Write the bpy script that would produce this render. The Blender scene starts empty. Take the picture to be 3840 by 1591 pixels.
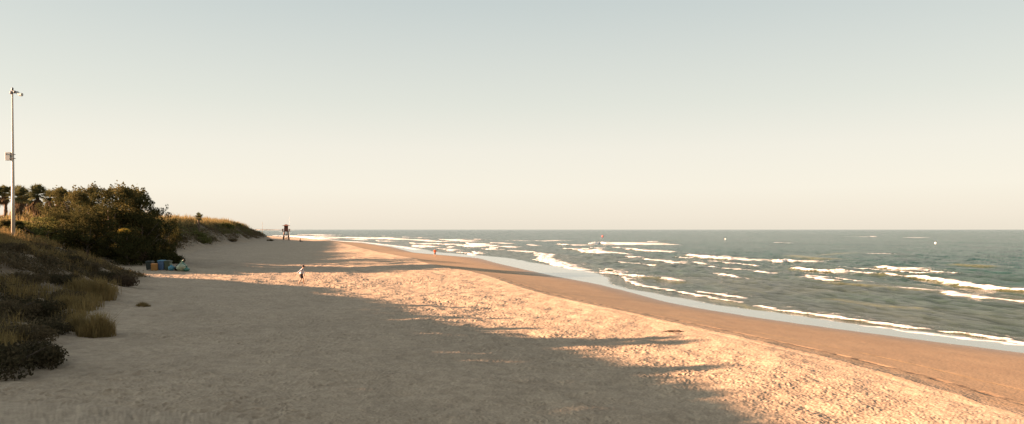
import bpy, bmesh, math, random
import numpy as np
from mathutils import Vector, Matrix, Quaternion

random.seed(7)
rng = np.random.default_rng(7)
SC = bpy.context.scene
COL = SC.collection

# ------------------------------------------------------------------ camera
F, PW, HORIZ = 2700.0, 3840.0, 861.0        # focal length, width, horizon row (photo pixels)
CAMZ = 6.2
cam_d = bpy.data.cameras.new("camera")
cam = bpy.data.objects.new("camera", cam_d)
COL.objects.link(cam)
cam.location = (0, 0, CAMZ)
cam.rotation_euler = (math.radians(90), 0, 0)
cam_d.sensor_width = 36
cam_d.lens = 36 * F / PW
cam_d.shift_y = (HORIZ - 795.5) / PW
cam_d.clip_start = 0.1
cam_d.clip_end = 60000
SC.camera = cam

# ------------------------------------------------------------------ light
SUN_M, SUN_TAN = 0.05, 0.19                 # ground direction (1, m) of the shadows, tangent of elevation
SUN_EL = math.atan(SUN_TAN / math.hypot(1, SUN_M))
sun_dir = Vector((1, SUN_M, -SUN_TAN)).normalized()
sd = bpy.data.lights.new("sun", 'SUN')
sd.energy = 5.0
sd.angle = math.radians(0.5)
sd.color = (1.0, 0.59, 0.365)
sun = bpy.data.objects.new("sun", sd)
COL.objects.link(sun)
sun.location = (-60, 0, 40)
sun.rotation_euler = sun_dir.to_track_quat('-Z', 'Y').to_euler()

SC.view_settings.view_transform = 'Standard'
SC.view_settings.look = 'None'
SC.view_settings.gamma = 1.0
SC.view_settings.exposure = 2.92
EXPO = 2 ** SC.view_settings.exposure


def lin(r, g, b):
    f = lambda c: (c / 255 / 12.92) if c <= 10.3 else ((c / 255 + 0.055) / 1.055) ** 2.4
    return (f(r), f(g), f(b), 1.0)


w = bpy.data.worlds.new("World")
SC.world = w
w.use_nodes = True
nt = w.node_tree
nt.nodes.clear()
N = nt.nodes.new
out = N('ShaderNodeOutputWorld')
sky = N('ShaderNodeTexSky')
sky.sky_type = 'NISHITA'
sky.sun_disc = False
sky.sun_elevation = SUN_EL
sky.sun_rotation = math.atan2(-1, -SUN_M)
sky.air_density = 1.0
sky.dust_density = 2.0
tc = N('ShaderNodeTexCoord')
sep = N('ShaderNodeSeparateXYZ')
nt.links.new(tc.outputs['Generated'], sep.inputs[0])
ramp = N('ShaderNodeValToRGB')
nt.links.new(sep.outputs['Z'], ramp.inputs[0])
els = ramp.color_ramp.elements
stops = [(0.0, (240, 230, 212)), (0.018, (245, 235, 218)), (0.055, (248, 241, 226)), (0.11, (242, 237, 224)), (0.17, (227, 228, 217)),
         (0.30, (201, 209, 206)), (0.45, (180, 189, 190)), (0.7, (150, 160, 166)), (1.0, (122, 133, 142))]
els[0].position, els[0].color = stops[0][0], lin(*stops[0][1])
els[1].position, els[1].color = stops[-1][0], lin(*stops[-1][1])
for p, c in stops[1:-1]:
    e = els.new(p)
    e.color = lin(*c)
bg1 = N('ShaderNodeBackground')
nt.links.new(ramp.outputs[0], bg1.inputs[0])
# the evening sky is brighter on the sun's side, low over the land
dt = N('ShaderNodeVectorMath')
dt.operation = 'DOT_PRODUCT'
nt.links.new(tc.outputs['Generated'], dt.inputs[0])
dt.inputs[1].default_value = (-sun_dir.x, -sun_dir.y, -sun_dir.z)
glow = N('ShaderNodeMapRange')
glow.interpolation_type = 'SMOOTHSTEP'
nt.links.new(dt.outputs['Value'], glow.inputs[0])
for i_, v_ in enumerate((0.60, 1.0, 1.0 / EXPO, 5.2 / EXPO)):
    glow.inputs[i_ + 1].default_value = v_
nt.links.new(glow.outputs[0], bg1.inputs[1])
bg2 = N('ShaderNodeBackground')
bg2.inputs[1].default_value = 0.05
nt.links.new(sky.outputs[0], bg2.inputs[0])
mx = N('ShaderNodeMixShader')
mx.inputs[0].default_value = 0.05
nt.links.new(bg1.outputs[0], mx.inputs[1])
nt.links.new(bg2.outputs[0], mx.inputs[2])
nt.links.new(mx.outputs[0], out.inputs[0])

# ------------------------------------------------------------------ helpers
def tag(o, label=None, cat=None, group=None, kind=None):
    for k, v in (('label', label), ('category', cat), ('group', group), ('kind', kind)):
        if v:
            o[k] = v
    return o


def empty(name, loc=(0, 0, 0), rz=0.0, scale=(1, 1, 1)):
    o = bpy.data.objects.new(name, None)
    COL.objects.link(o)
    o.location = loc
    o.rotation_euler = (0, 0, rz)
    o.scale = scale
    o.empty_display_size = 0.3
    return o


def link_mesh(name, me, m=None, parent=None, smooth=False):
    o = bpy.data.objects.new(name, me)
    COL.objects.link(o)
    if m is not None:
        me.materials.clear()
        me.materials.append(m)
    if parent is not None:
        o.parent = parent
    if smooth:
        me.polygons.foreach_set('use_smooth', np.ones(len(me.polygons), bool))
    return o


def mesh_np(name, V, Q, attrs=None, smooth=False):
    """mesh from numpy vertices (n,3) and faces (m,k)"""
    V = np.asarray(V, np.float32)
    Q = np.asarray(Q, np.int32)
    me = bpy.data.meshes.new(name)
    k = Q.shape[1]
    me.vertices.add(len(V))
    me.vertices.foreach_set('co', V.ravel())
    me.loops.add(Q.size)
    me.loops.foreach_set('vertex_index', Q.ravel())
    me.polygons.add(len(Q))
    me.polygons.foreach_set('loop_start', np.arange(0, Q.size, k, dtype=np.int32))
    me.polygons.foreach_set('use_smooth', np.full(len(Q), smooth, bool))
    for an, av in (attrs or {}).items():
        a = me.attributes.new(an, 'FLOAT', 'POINT')
        a.data.foreach_set('value', np.asarray(av, np.float32).ravel())
    me.update(calc_edges=True)
    return me


def copy_tree(o, parent=None):
    c = o.copy()
    COL.objects.link(c)
    if parent is not None:
        c.parent = parent
    for ch in list(o.children):
        copy_tree(ch, c)
    return c


class MB:
    """collects boxes, tubes and lathes into one mesh"""
    def __init__(self):
        self.bm = bmesh.new()

    def box(self, c, s, rot=None, taper=1.0):
        vs = []
        for z in (-1, 1):
            k = taper if z > 0 else 1.0
            for x, y in ((-1, -1), (1, -1), (1, 1), (-1, 1)):
                p = Vector((x * s[0] / 2 * k, y * s[1] / 2 * k, z * s[2] / 2))
                if rot is not None:
                    p = rot @ p
                vs.append(self.bm.verts.new(p + Vector(c)))
        for f in ((3, 2, 1, 0), (4, 5, 6, 7), (0, 1, 5, 4), (1, 2, 6, 5), (2, 3, 7, 6), (3, 0, 4, 7)):
            self.bm.faces.new([vs[i] for i in f])
        return self

    def bar(self, a, b, w, h):
        a, b = Vector(a), Vector(b)
        d = b - a
        q = d.to_track_quat('Z', 'Y').to_matrix()
        return self.box((a + b) / 2, (w, h, d.length), q)

    def tube(self, pts, rad, n=8, cap=True):
        pts = [Vector(p) for p in pts]
        if not hasattr(rad, '__len__'):
            rad = [rad] * len(pts)
        rings = []
        for i, p in enumerate(pts):
            d = pts[min(i + 1, len(pts) - 1)] - pts[max(i - 1, 0)]
            q = d.to_track_quat('Z', 'Y')
            rings.append([self.bm.verts.new(p + q @ Vector((rad[i] * math.cos(2 * math.pi * k / n), rad[i] * math.sin(2 * math.pi * k / n), 0))) for k in range(n)])
        for a, b in zip(rings, rings[1:]):
            for k in range(n):
                self.bm.faces.new((a[k], a[(k + 1) % n], b[(k + 1) % n], b[k]))
        if cap:
            self.bm.faces.new(rings[0][::-1])
            self.bm.faces.new(rings[-1])
        return self

    def ball(self, c, r, seg=12, rings=8, noise=0.0, seed=0):
        rr = r if hasattr(r, '__len__') else (r, r, r)
        g = bmesh.ops.create_uvsphere(self.bm, u_segments=seg, v_segments=rings, radius=1.0)
        rnd = random.Random(seed)
        for v in g['verts']:
            k = 1 + rnd.uniform(-noise, noise)
            v.co = Vector((v.co.x * rr[0] * k, v.co.y * rr[1] * k, v.co.z * rr[2] * k)) + Vector(c)
        return self

    def build(self, name, m, parent=None, smooth=False, bevel=0.0):
        me = bpy.data.meshes.new(name)
        bmesh.ops.recalc_face_normals(self.bm, faces=self.bm.faces)
        self.bm.to_mesh(me)
        self.bm.free()
        o = link_mesh(name, me, m, parent, smooth)
        if bevel:
            b = o.modifiers.new('bevel', 'BEVEL')
            b.width = bevel
            b.segments = 2
        return o


def P(px, py, z):
    """photo pixel -> world point on the level z (used to read coordinates off the photograph)"""
    y = F * (CAMZ - z) / (py - HORIZ)
    return (px - 1920) / F * y, y


def XatY(px, y):
    return (px - 1920) / F * y


def ZatY(py, y):
    return CAMZ - (py - HORIZ) / F * y

# ------------------------------------------------------------------ noise tiles
def noise_tile(n, size, lmin, lmax, seed, aniso=1.0, slope=1.0):
    """periodic band-limited noise, n x n samples over size metres, wavelengths lmin..lmax"""
    r = np.random.default_rng(seed)
    f = np.fft.fftfreq(n, size / n)
    fx, fy = np.meshgrid(f, f, indexing='xy')
    k = np.hypot(fx, fy * aniso) + 1e-9
    amp = np.where((k > 1 / lmax) & (k < 1 / lmin), k ** -slope, 0)
    s = np.fft.fft2(r.standard_normal((n, n))) * amp
    t = np.real(np.fft.ifft2(s))
    return (t / t.std()).astype(np.float32), size


def samp(tile, X, Y):
    t, size = tile
    n = t.shape[0]
    u = (X / size * n) % n
    v = (Y / size * n) % n
    i, j = np.floor(u).astype(int), np.floor(v).astype(int)
    fu, fv = u - i, v - j
    i %= n
    j %= n
    i1, j1 = (i + 1) % n, (j + 1) % n
    return (t[j, i] * (1 - fu) * (1 - fv) + t[j, i1] * fu * (1 - fv) + t[j1, i] * (1 - fu) * fv + t[j1, i1] * fu * fv)


def ss(a, b, x):
    t = np.clip((x - a) / (b - a), 0, 1)
    return t * t * (3 - 2 * t)

T_BIG = noise_tile(512, 160, 5, 40, 1, slope=1.6)
T_MID = noise_tile(1024, 60, 0.8, 5, 2, slope=1.5)
T_FINE = noise_tile(1024, 20, 0.08, 0.7, 3, slope=0.9)


def footprint_tile(n=2048, size=40.96, count=15000, seed=5):
    r = np.random.default_rng(seed)
    t = np.zeros((n, n), np.float32)
    h = 14
    g = np.arange(-h, h + 1)
    gx, gy = np.meshgrid(g, g)
    cx = r.integers(0, n, count)
    cy = r.integers(0, n, count)
    # cluster the prints in walked lanes
    for i in range(count):
        a = r.uniform(0, math.pi)
        L, W = r.uniform(3, 7), r.uniform(2.0, 3.8)
        u = gx * math.cos(a) + gy * math.sin(a)
        v = -gx * math.sin(a) + gy * math.cos(a)
        d = (u / L) ** 2 + (v / W) ** 2
        pit = -np.exp(-d) + 0.75 * np.exp(-(np.sqrt(d) - 1.5) ** 2 / 0.25)
        dep = r.uniform(0.4, 1.25)
        ys = (cy[i] + g) % n
        xs = (cx[i] + g) % n
        t[np.ix_(ys, xs)] += (pit * dep).astype(np.float32)
    return np.clip(t, -2.2, 2.0), size


T_FOOT = footprint_tile()

# ------------------------------------------------------------------ terrain curves, as functions of y (metres ahead of the camera)
YG = np.arange(-80, 1300, 1.0)


def curve(pts, w=5):
    ys, xs = zip(*pts)
    v = np.interp(YG, ys, xs)
    s0 = (pts[1][1] - pts[0][1]) / (pts[1][0] - pts[0][0])
    v = np.where(YG < ys[0], xs[0] + (YG - ys[0]) * s0, v)
    k = np.exp(-0.5 * (np.arange(-3 * w, 3 * w + 1) / w) ** 2)
    k /= k.sum()
    vp = np.concatenate([v[0] - (v[1] - v[0]) * np.arange(3 * w, 0, -1), v, v[-1] + (v[-1] - v[-2]) * np.arange(1, 3 * w + 1)])
    return np.convolve(vp, k, 'valid')

C_SHORE = curve([(19, 39), (36, 25.7), (49, 17.8), (60, 13.5), (68, 12.3), (82, 9.9), (96, 5.7), (107, 3.2), (132, -2.5), (156, -7), (192, -26), (250, -41),
                 (335, -70), (418, -112), (523, -163), (700, -246), (1000, -410), (1300, -600)], 3)
C_BERM = curve([(15, 13.9), (19.3, 13.7), (24.7, 13.1), (31.8, 11.2), (41.8, 7.4), (57.7, 1.7), (84, -4), (96, -9.9), (126, -17.7), (160, -30), (192, -40), (250, -58),
                (335, -86), (418, -125), (523, -174), (700, -257), (1000, -421), (1300, -611)], 4)
C_FOOT = curve([(0, -11), (10, -12.5), (20, -14.5), (25, -16), (30, -18), (40, -21.5), (55, -28.5), (64, -31), (70, -36), (76, -44), (82, -45), (90, -47), (120, -56), (186, -75), (270, -95),
                (325, -108), (420, -143), (523, -190), (700, -273), (1000, -440), (1300, -630)], 2)
HD_Y, HD_V = [-80, 0, 20, 54, 62, 65.0, 68.5, 69.8, 72.3, 76, 80, 90, 110, 135, 200, 270, 300, 322, 340, 420, 1300], [3.9, 3.9, 3.9, 3.9, 3.9, 2.4, 0.1, 0.1, 1.7, 2.6, 2.8, 3.2, 5.2, 6.5, 6.6, 6.8, 6.6, 5.6, 2.0, 0.8, 0.8]


def cv(c, Y):
    Yc = np.clip(Y, -80, 1299)
    v = np.interp(Yc, YG, c)
    return np.where(Y > 1299, v - (Y - 1299) * 0.72, v)


def terrain(X, Y, detail=True):
    X = np.asarray(X, float)
    Y = np.asarray(Y, float)
    xs, xb, xf = cv(C_SHORE, Y), cv(C_BERM, Y), cv(C_FOOT, Y)
    sl = (cv(C_SHORE, Y + 2) - cv(C_SHORE, Y - 2)) / 4
    c = 1 / np.sqrt(1 + sl ** 2)
    wob = samp(T_BIG, X * 0.6, Y * 0.6) * 0.05 + samp(T_MID, X * 1.3 + 9, Y * 1.3) * 0.012
    near = ss(200, 60, Y)
    u = (xs + wob * near * 1.0 - X) / np.maximum(xs - xb, 3)
    ds = (X - xs) * c                        # + seaward of the water's edge
    db = (X - xb) * c                        # + seaward of the berm
    df = (X - xf) * c                        # + seaward of the dune foot
    t = np.clip(-db / np.maximum(-db + df, 0.1), 0, 1)
    z_dry = np.interp(t, [0, 0.1, 0.3, 0.55, 1], [1.25, 1.14, 0.95, 1.12, 1.9])
    z_wet = 1.25 * (1 - (1 - np.clip(u, 0, 1)) ** 0.9)
    z = np.where(u < 0, -0.07 * np.minimum(np.abs(u) * np.maximum(xs - xb, 3), 60), np.where(db > 0, z_wet, z_dry))
    inland = -df
    hd = np.interp(Y, HD_Y, HD_V)
    prof = np.interp(inland, [0, 2.5, 7, 12, 16, 24, 60, 200], [0, 0.16, 0.60, 0.90, 1.0, 1.04, 1.0, 0.8])
    z = z + np.where(inland > 0, prof * hd, 0)
    dune = ss(0, 3, inland)
    dry = ss(2, -3, db)
    z = z + samp(T_BIG, X, Y) * (0.06 * dry + 0.28 * dune * np.minimum(hd / 3, 1))
    if detail:
        z = z + samp(T_MID, X, Y) * (0.022 * dry + 0.10 * dune + 0.002)
        tr = dry * (0.16 + 0.84 * ss(0.08, 0.30, t + samp(T_BIG, X * 1.5 + 40, Y * 1.5) * 0.07)) * (1 - dune) * (0.75 + 0.35 * np.clip(samp(T_BIG, X * 2.3 + 11, Y * 2.3), -1.3, 1.3))
        z = z + (samp(T_FOOT, X, Y) * 0.022 + np.minimum(samp(T_FOOT, X * 0.42 + 5, Y * 0.42) * 0.8, 0.6) * 0.032 * ss(-0.3, 0.5, samp(T_MID, X * .3, Y * .3))) * tr
        z = z + samp(T_FINE, X, Y) * (0.005 * dry + 0.0012)
        # wheel tracks that follow the berm
        lane = samp(T_MID, X, Y) * 0.03
        for off, dep, wd in ((1.1, 0.028, 0.12), (2.6, 0.008, 0.09), (-0.4, 0.010, 0.1)):
            z = z - dep * np.exp(-((db - off + lane) / wd) ** 2)  * ss(110, 50, Y) * ss(-1.0, 0.6, samp(T_MID, X * 0.5 + off * 7, Y * 2.2))
    return z, u, db, df, t


def gz(x, y):
    return float(terrain(np.array([x]), np.array([y]), False)[0][0])


def fan_rows(dys, H):
    return F * H / np.asarray(dys)


def fan_mesh(name, rows, ts, func):
    rows = np.asarray(rows)
    W = np.maximum(rows, 14)
    X = W[:, None] * ts[None, :]
    Y = np.repeat(rows[:, None], len(ts), 1)
    V, attrs = func(X.ravel(), Y.ravel())
    R, Cn = len(rows), len(ts)
    i = np.arange((R - 1) * Cn).reshape(R - 1, Cn)[:, :-1].ravel()
    Q = np.stack([i, i + 1, i + 1 + Cn, i + Cn], 1)
    return mesh_np(name, V, Q, attrs, True)

# ------------------------------------------------------------------ materials
def mat(name):
    m = bpy.data.materials.new(name)
    m.use_nodes = True
    n = m.node_tree
    b = n.nodes['Principled BSDF']
    return m, n, b


def nd(n, t, **k):
    x = n.nodes.new(t)
    for a, v in k.items():
        setattr(x, a, v)
    return x


def L(n, a, b):
    n.links.new(a, b)


def mixc(n, fac, a, b, blend='MIX'):
    x = n.nodes.new('ShaderNodeMix')
    x.data_type = 'RGBA'
    x.blend_type = blend
    for i, v in ((0, fac), (6, a), (7, b)):
        if hasattr(v, 'is_output'):
            n.links.new(v, x.inputs[i])
        else:
            x.inputs[i].default_value = v
    return x.outputs[2]


def mth(n, op, a, b=0.0, c=0.0):
    x = n.nodes.new('ShaderNodeMath')
    x.operation = op
    for i, v in enumerate((a, b, c)):
        if hasattr(v, 'is_output'):
            n.links.new(v, x.inputs[i])
        else:
            x.inputs[i].default_value = v
    return x.outputs[0]


def mrange(n, v, a, b, c=0.0, d=1.0, smooth=False):
    x = n.nodes.new('ShaderNodeMapRange')
    if smooth:
        x.interpolation_type = 'SMOOTHSTEP'
    n.links.new(v, x.inputs[0])
    for i, q in enumerate((a, b, c, d)):
        x.inputs[i + 1].default_value = q
    return x.outputs[0]


def noise(n, scale, detail=4, rough=0.55, vec=None, stretch=None):
    x = n.nodes.new('ShaderNodeTexNoise')
    x.inputs['Scale'].default_value = scale
    x.inputs['Detail'].default_value = detail
    x.inputs['Roughness'].default_value = rough
    if vec is None:
        g = n.nodes.new('ShaderNodeTexCoord')
        vec = g.outputs['Object']
    if stretch:
        mp = n.nodes.new('ShaderNodeMapping')
        mp.inputs['Scale'].default_value = stretch[:3]
        if len(stretch) > 3:
            mp.inputs['Rotation'].default_value = (0, 0, stretch[3])
        n.links.new(vec, mp.inputs[0])
        vec = mp.outputs[0]
    n.links.new(vec, x.inputs['Vector'])
    return x.outputs['Fac']


def attr(n, name):
    a = n.nodes.new('ShaderNodeAttribute')
    a.attribute_name = name
    return a.outputs['Fac']


def simple(name, col, rough=0.7, var=0.25, scale=6.0, metallic=0.0, bump=0.0):
    m, n, b = mat(name)
    c = (*col, 1)
    d = tuple(max(0, v * (1 - var)) for v in col) + (1,)
    f = noise(n, scale, 5)
    f = mrange(n, f, 0.35, 0.68)
    L(n, mixc(n, f, c, d), b.inputs['Base Color'])
    b.inputs['Roughness'].default_value = rough
    b.inputs['Metallic'].default_value = metallic
    if bump:
        bp = nd(n, 'ShaderNodeBump')
        bp.inputs['Strength'].default_value = bump
        bp.inputs['Distance'].default_value = 0.02
        L(n, noise(n, scale * 4, 5), bp.inputs['Height'])
        L(n, bp.outputs[0], b.inputs['Normal'])
    return m


def leafmat(name, a, bcol, trans=0.25, scale=0.8):
    m = bpy.data.materials.new(name)
    m.use_nodes = True
    n = m.node_tree
    n.nodes.clear()
    o = nd(n, 'ShaderNodeOutputMaterial')
    geo = nd(n, 'ShaderNodeNewGeometry')
    f = noise(n, scale, 3, vec=geo.outputs['Position'])
    f = mth(n, 'ADD', mrange(n, f, 0.35, 0.65, 0, 0.65), mth(n, 'MULTIPLY', geo.outputs['Random Per Island'], 0.4))
    col = mixc(n, f, (*a, 1), (*bcol, 1))
    d = nd(n, 'ShaderNodeBsdfDiffuse')
    t = nd(n, 'ShaderNodeBsdfTranslucent')
    L(n, col, d.inputs[0])
    L(n, col, t.inputs[0])
    g = nd(n, 'ShaderNodeMixShader')
    g.inputs[0].default_value = trans
    L(n, d.outputs[0], g.inputs[1])
    L(n, t.outputs[0], g.inputs[2])
    L(n, g.outputs[0], o.inputs[0])
    return m


# sand
m_sand, n, b = mat('sand')
a_wet, a_db, a_dune = attr(n, 'wet'), attr(n, 'berm'), attr(n, 'dune')
n1 = noise(n, 0.35, 5)
n2 = noise(n, 9.0, 6, 0.7)
n3 = noise(n, 60.0, 3, 0.6)
dry = mixc(n, mrange(n, n1, 0.35, 0.65), (0.43, 0.325, 0.225, 1), (0.365, 0.275, 0.19, 1))
dry = mixc(n, mrange(n, n2, 0.38, 0.68, 0, 0.5), dry, (0.26, 0.20, 0.135, 1))
dry = mixc(n, mrange(n, n3, 0.62, 0.75, 0, 0.5), dry, (0.14, 0.10, 0.07, 1))
n4 = noise(n, 2.4, 6, 0.72)  # colour mottling in place of footprint shading that skylight leaves weak
dry = mixc(n, mrange(n, n4, 0.44, 0.64, 0, 0.6), dry, (0.235, 0.175, 0.12, 1))
dry = mixc(n, mrange(n, n4, 0.44, 0.30, 0, 0.4), dry, (0.46, 0.37, 0.26, 1))
wetc = mixc(n, mrange(n, n1, 0.35, 0.65), (0.35, 0.24, 0.142, 1), (0.31, 0.21, 0.125, 1))
wetc = mixc(n, mrange(n, n2, 0.3, 0.75, 0, 0.15), wetc, (0.16, 0.10, 0.055, 1))
# dark drying band and pale edge along the berm
edge = noise(n, 1.2, 5)
dbw = mth(n, 'ADD', a_db, mrange(n, edge, 0, 1, -1.2, 1.2))
wetf = mrange(n, dbw, -0.6, 1.0, smooth=True)
col = mixc(n, wetf, dry, wetc)


def band(center, half, src=a_db):
    return mrange(n, mth(n, 'ABSOLUTE', mth(n, 'SUBTRACT', src, center)), half * 0.4, half, 1, 0, smooth=True)

dash = mrange(n, noise(n, 2.6, 2), 0.45, 0.6)
jit = mth(n, 'ADD', a_db, mrange(n, noise(n, 0.5, 3), 0, 1, -0.3, 0.3))
col = mixc(n, mth(n, 'MULTIPLY', band(1.1, 0.17, jit), mrange(n, dash, 0, 1, 0.1, 0.85)), col, (0.10, 0.065, 0.04, 1))
col = mixc(n, mth(n, 'MULTIPLY', band(2.6, 0.12, jit), 0.42), col, (0.42, 0.26, 0.11, 1))
col = mixc(n, mth(n, 'MULTIPLY', band(-0.3, 0.12, jit), 0.35), col, (0.44, 0.35, 0.24, 1))
film = mrange(n, a_wet, 0.0, 0.35, 1, 0, smooth=True)       # close to the water the sand is soaked
col = mixc(n, mth(n, 'MULTIPLY', film, 0.45), col, (0.13, 0.085, 0.05, 1))
# leaf litter among the dune plants
lit = mrange(n, noise(n, 1.1, 6, 0.7), 0.30, 0.52)
col = mixc(n, mth(n, 'MULTIPLY', mth(n, 'MULTIPLY', lit, a_dune), 0.85), col, (0.12, 0.088, 0.055, 1))
L(n, col, b.inputs['Base Color'])
rgh = mrange(n, a_wet, 0.02, 0.5, 0.35, 0.9)
L(n, rgh, b.inputs['Roughness'])
b.inputs['Specular IOR Level'].default_value = 0.25
bp = nd(n, 'ShaderNodeBump')
bp.inputs['Distance'].default_value = 0.03
hh = mth(n, 'ADD', noise(n, 6.0, 5, 0.7), mth(n, 'MULTIPLY', n3, 0.3))
L(n, hh, bp.inputs['Height'])
L(n, mrange(n, dbw, -2.0, 1.0, 0.5, 0.06), bp.inputs['Strength'])
L(n, bp.outputs[0], b.inputs['Normal'])

# sea
m_sea, n, b = mat('sea_water')
a_foam, a_film, a_face = attr(n, 'foam'), attr(n, 'film'), attr(n, 'face')
tcn = nd(n, 'ShaderNodeTexCoord').outputs['Object']
big = noise(n, 0.02, 5, 0.6, tcn, (1.0, 0.35, 1))
base = mixc(n, mrange(n, big, 0.35, 0.65), (0.007, 0.036, 0.027, 1), (0.012, 0.042, 0.033, 1))
a_near = attr(n, 'near')
base = mixc(n, mth(n, 'MULTIPLY', a_near, 0.9), base, (0.045, 0.056, 0.040, 1))
sw = noise(n, 0.16, 5, 0.65, tcn, (1.0, 0.4, 1, 0.1))
base = mixc(n, mrange(n, sw, 0.45, 0.62, 0, 0.55), base, (0.012, 0.022, 0.018, 1))
base = mixc(n, mth(n, 'MULTIPLY', a_face, 0.75), base, (0.10, 0.105, 0.045, 1))
base = mixc(n, a_film, base, (0.17, 0.22, 0.22, 1))  # pale blue base paints the mirrored sky into the film
fn = noise(n, 2.6, 6, 0.75, tcn)
fn2 = noise(n, 0.5, 4, 0.7, tcn)
fm = mth(n, 'ADD', a_foam, mrange(n, mth(n, 'ADD', mth(n, 'MULTIPLY', fn, 0.6), mth(n, 'MULTIPLY', fn2, 0.4)), 0.3, 0.7, -0.35, 0.35))
fm = mth(n, 'MULTIPLY', mrange(n, fm, 0.36, 0.84, smooth=True), mrange(n, a_foam, 0.02, 0.12))
base = mixc(n, fm, base, (0.80, 0.79, 0.76, 1))
L(n, base, b.inputs['Base Color'])
L(n, mrange(n, fm, 0, 1, 0.12, 0.9), b.inputs['Roughness'])
b.inputs['IOR'].default_value = 1.33
L(n, mrange(n, a_film, 0, 1, 0.09, 0.6), b.inputs['Specular IOR Level'])
bp = nd(n, 'ShaderNodeBump')
bp.inputs['Distance'].default_value = 1.5
r1 = noise(n, 1.5, 6, 0.66, tcn, (1.0, 0.45, 1, 0.15))
r2 = noise(n, 7.0, 4, 0.6, tcn, (1.0, 0.55, 1, -0.2))
L(n, mth(n, 'ADD', r1, mth(n, 'MULTIPLY', r2, 0.18)), bp.inputs['Height'])
L(n, mrange(n, a_film, 0, 1, 0.8, 0.0), bp.inputs['Strength'])
L(n, bp.outputs[0], b.inputs['Normal'])

m_pine = leafmat('foliage_dark', (0.035, 0.040, 0.016), (0.072, 0.064, 0.025))
m_tam = leafmat('foliage_olive', (0.060, 0.062, 0.024), (0.11, 0.094, 0.038))
m_green = leafmat('foliage_green', (0.085, 0.095, 0.030), (0.14, 0.13, 0.045))
m_scrub = leafmat('foliage_scrub', (0.085, 0.066, 0.038), (0.15, 0.112, 0.065), scale=2)
m_scrubd = leafmat('foliage_scrub_dark', (0.050, 0.046, 0.026), (0.09, 0.068, 0.04), scale=2)
m_red = leafmat('foliage_reddish', (0.070, 0.050, 0.034), (0.11, 0.078, 0.05), scale=2)
m_grass = leafmat('dry_grass', (0.17, 0.125, 0.052), (0.27, 0.19, 0.08), 0.35, scale=2)
m_reed = leafmat('reed_blades', (0.30, 0.22, 0.095), (0.18, 0.15, 0.065), 0.35, scale=0.5)
m_yellow = leafmat('foliage_yellow', (0.30, 0.22, 0.04), (0.36, 0.27, 0.06))
m_frond = leafmat('palm_frond', (0.075, 0.085, 0.040), (0.14, 0.135, 0.065), 0.2)
m_dead = leafmat('dead_frond', (0.14, 0.10, 0.06), (0.09, 0.065, 0.04), 0.2)
m_bark = simple('bark', (0.10, 0.075, 0.055), 0.9, 0.5, 8, bump=0.6)
m_palmbark = simple('palm_bark', (0.13, 0.09, 0.06), 0.9, 0.5, 5, bump=0.8)
m_towerwood = simple('tower_wood', (0.24, 0.085, 0.05), 0.75, 0.35, 3, bump=0.3)
m_towerdark = simple('tower_wood_dark', (0.13, 0.048, 0.03), 0.8, 0.35, 3)
m_legwood = simple('tower_leg_wood', (0.15, 0.085, 0.058), 0.8, 0.35, 3)
m_roof = simple('tower_roof', (0.24, 0.095, 0.06), 0.8, 0.3, 4)
m_pole = simple('painted_pole', (0.52, 0.45, 0.36), 0.45, 0.2, 2.0)
m_box = simple('box_paint', (0.42, 0.43, 0.40), 0.5, 0.15, 5)
m_black = simple('dark_plastic', (0.02, 0.022, 0.022), 0.5, 0.3, 5)
m_grey = simple('grey_metal', (0.22, 0.21, 0.20), 0.5, 0.3, 5)

# ------------------------------------------------------------------ the ground: one sheet from behind the camera to the horizon
dys = np.concatenate([np.arange(735, 160, -0.9), np.arange(160, 30, -0.55), np.arange(30, 5, -0.35)])
rows_l = np.concatenate([np.arange(-60, 14, 4.0), np.arange(14, 18.6, 0.25), fan_rows(dys, 5.1), [3500, 5000, 9000, 20000]])
rows_l = rows_l[np.concatenate([[True], np.diff(rows_l) > 0])]
ts_l = np.concatenate([np.array([-9, -8, -7, -6, -5, -4.4, -3.8, -3.3, -2.9, -2.6]), np.arange(-2.4, -0.78, 0.03), np.arange(-0.78, 0.76, 0.00105), np.arange(0.78, 1.6, 0.03), np.array([2, 3, 5, 9])])


def land(X, Y):
    z, u, db, df, t = terrain(X, Y)
    z = np.where(Y > 3000, np.minimum(z, 2.2), z)
    return np.stack([X, Y, z], 1), {'wet': u, 'berm': db, 'dune': ss(0.0, 4.0, -df) * (np.interp(Y, HD_Y, HD_V) > 0.6)}

ground = link_mesh('beach_ground', fan_mesh('beach_ground', rows_l, ts_l, land), m_sand)
tag(ground, kind='structure')

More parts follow.
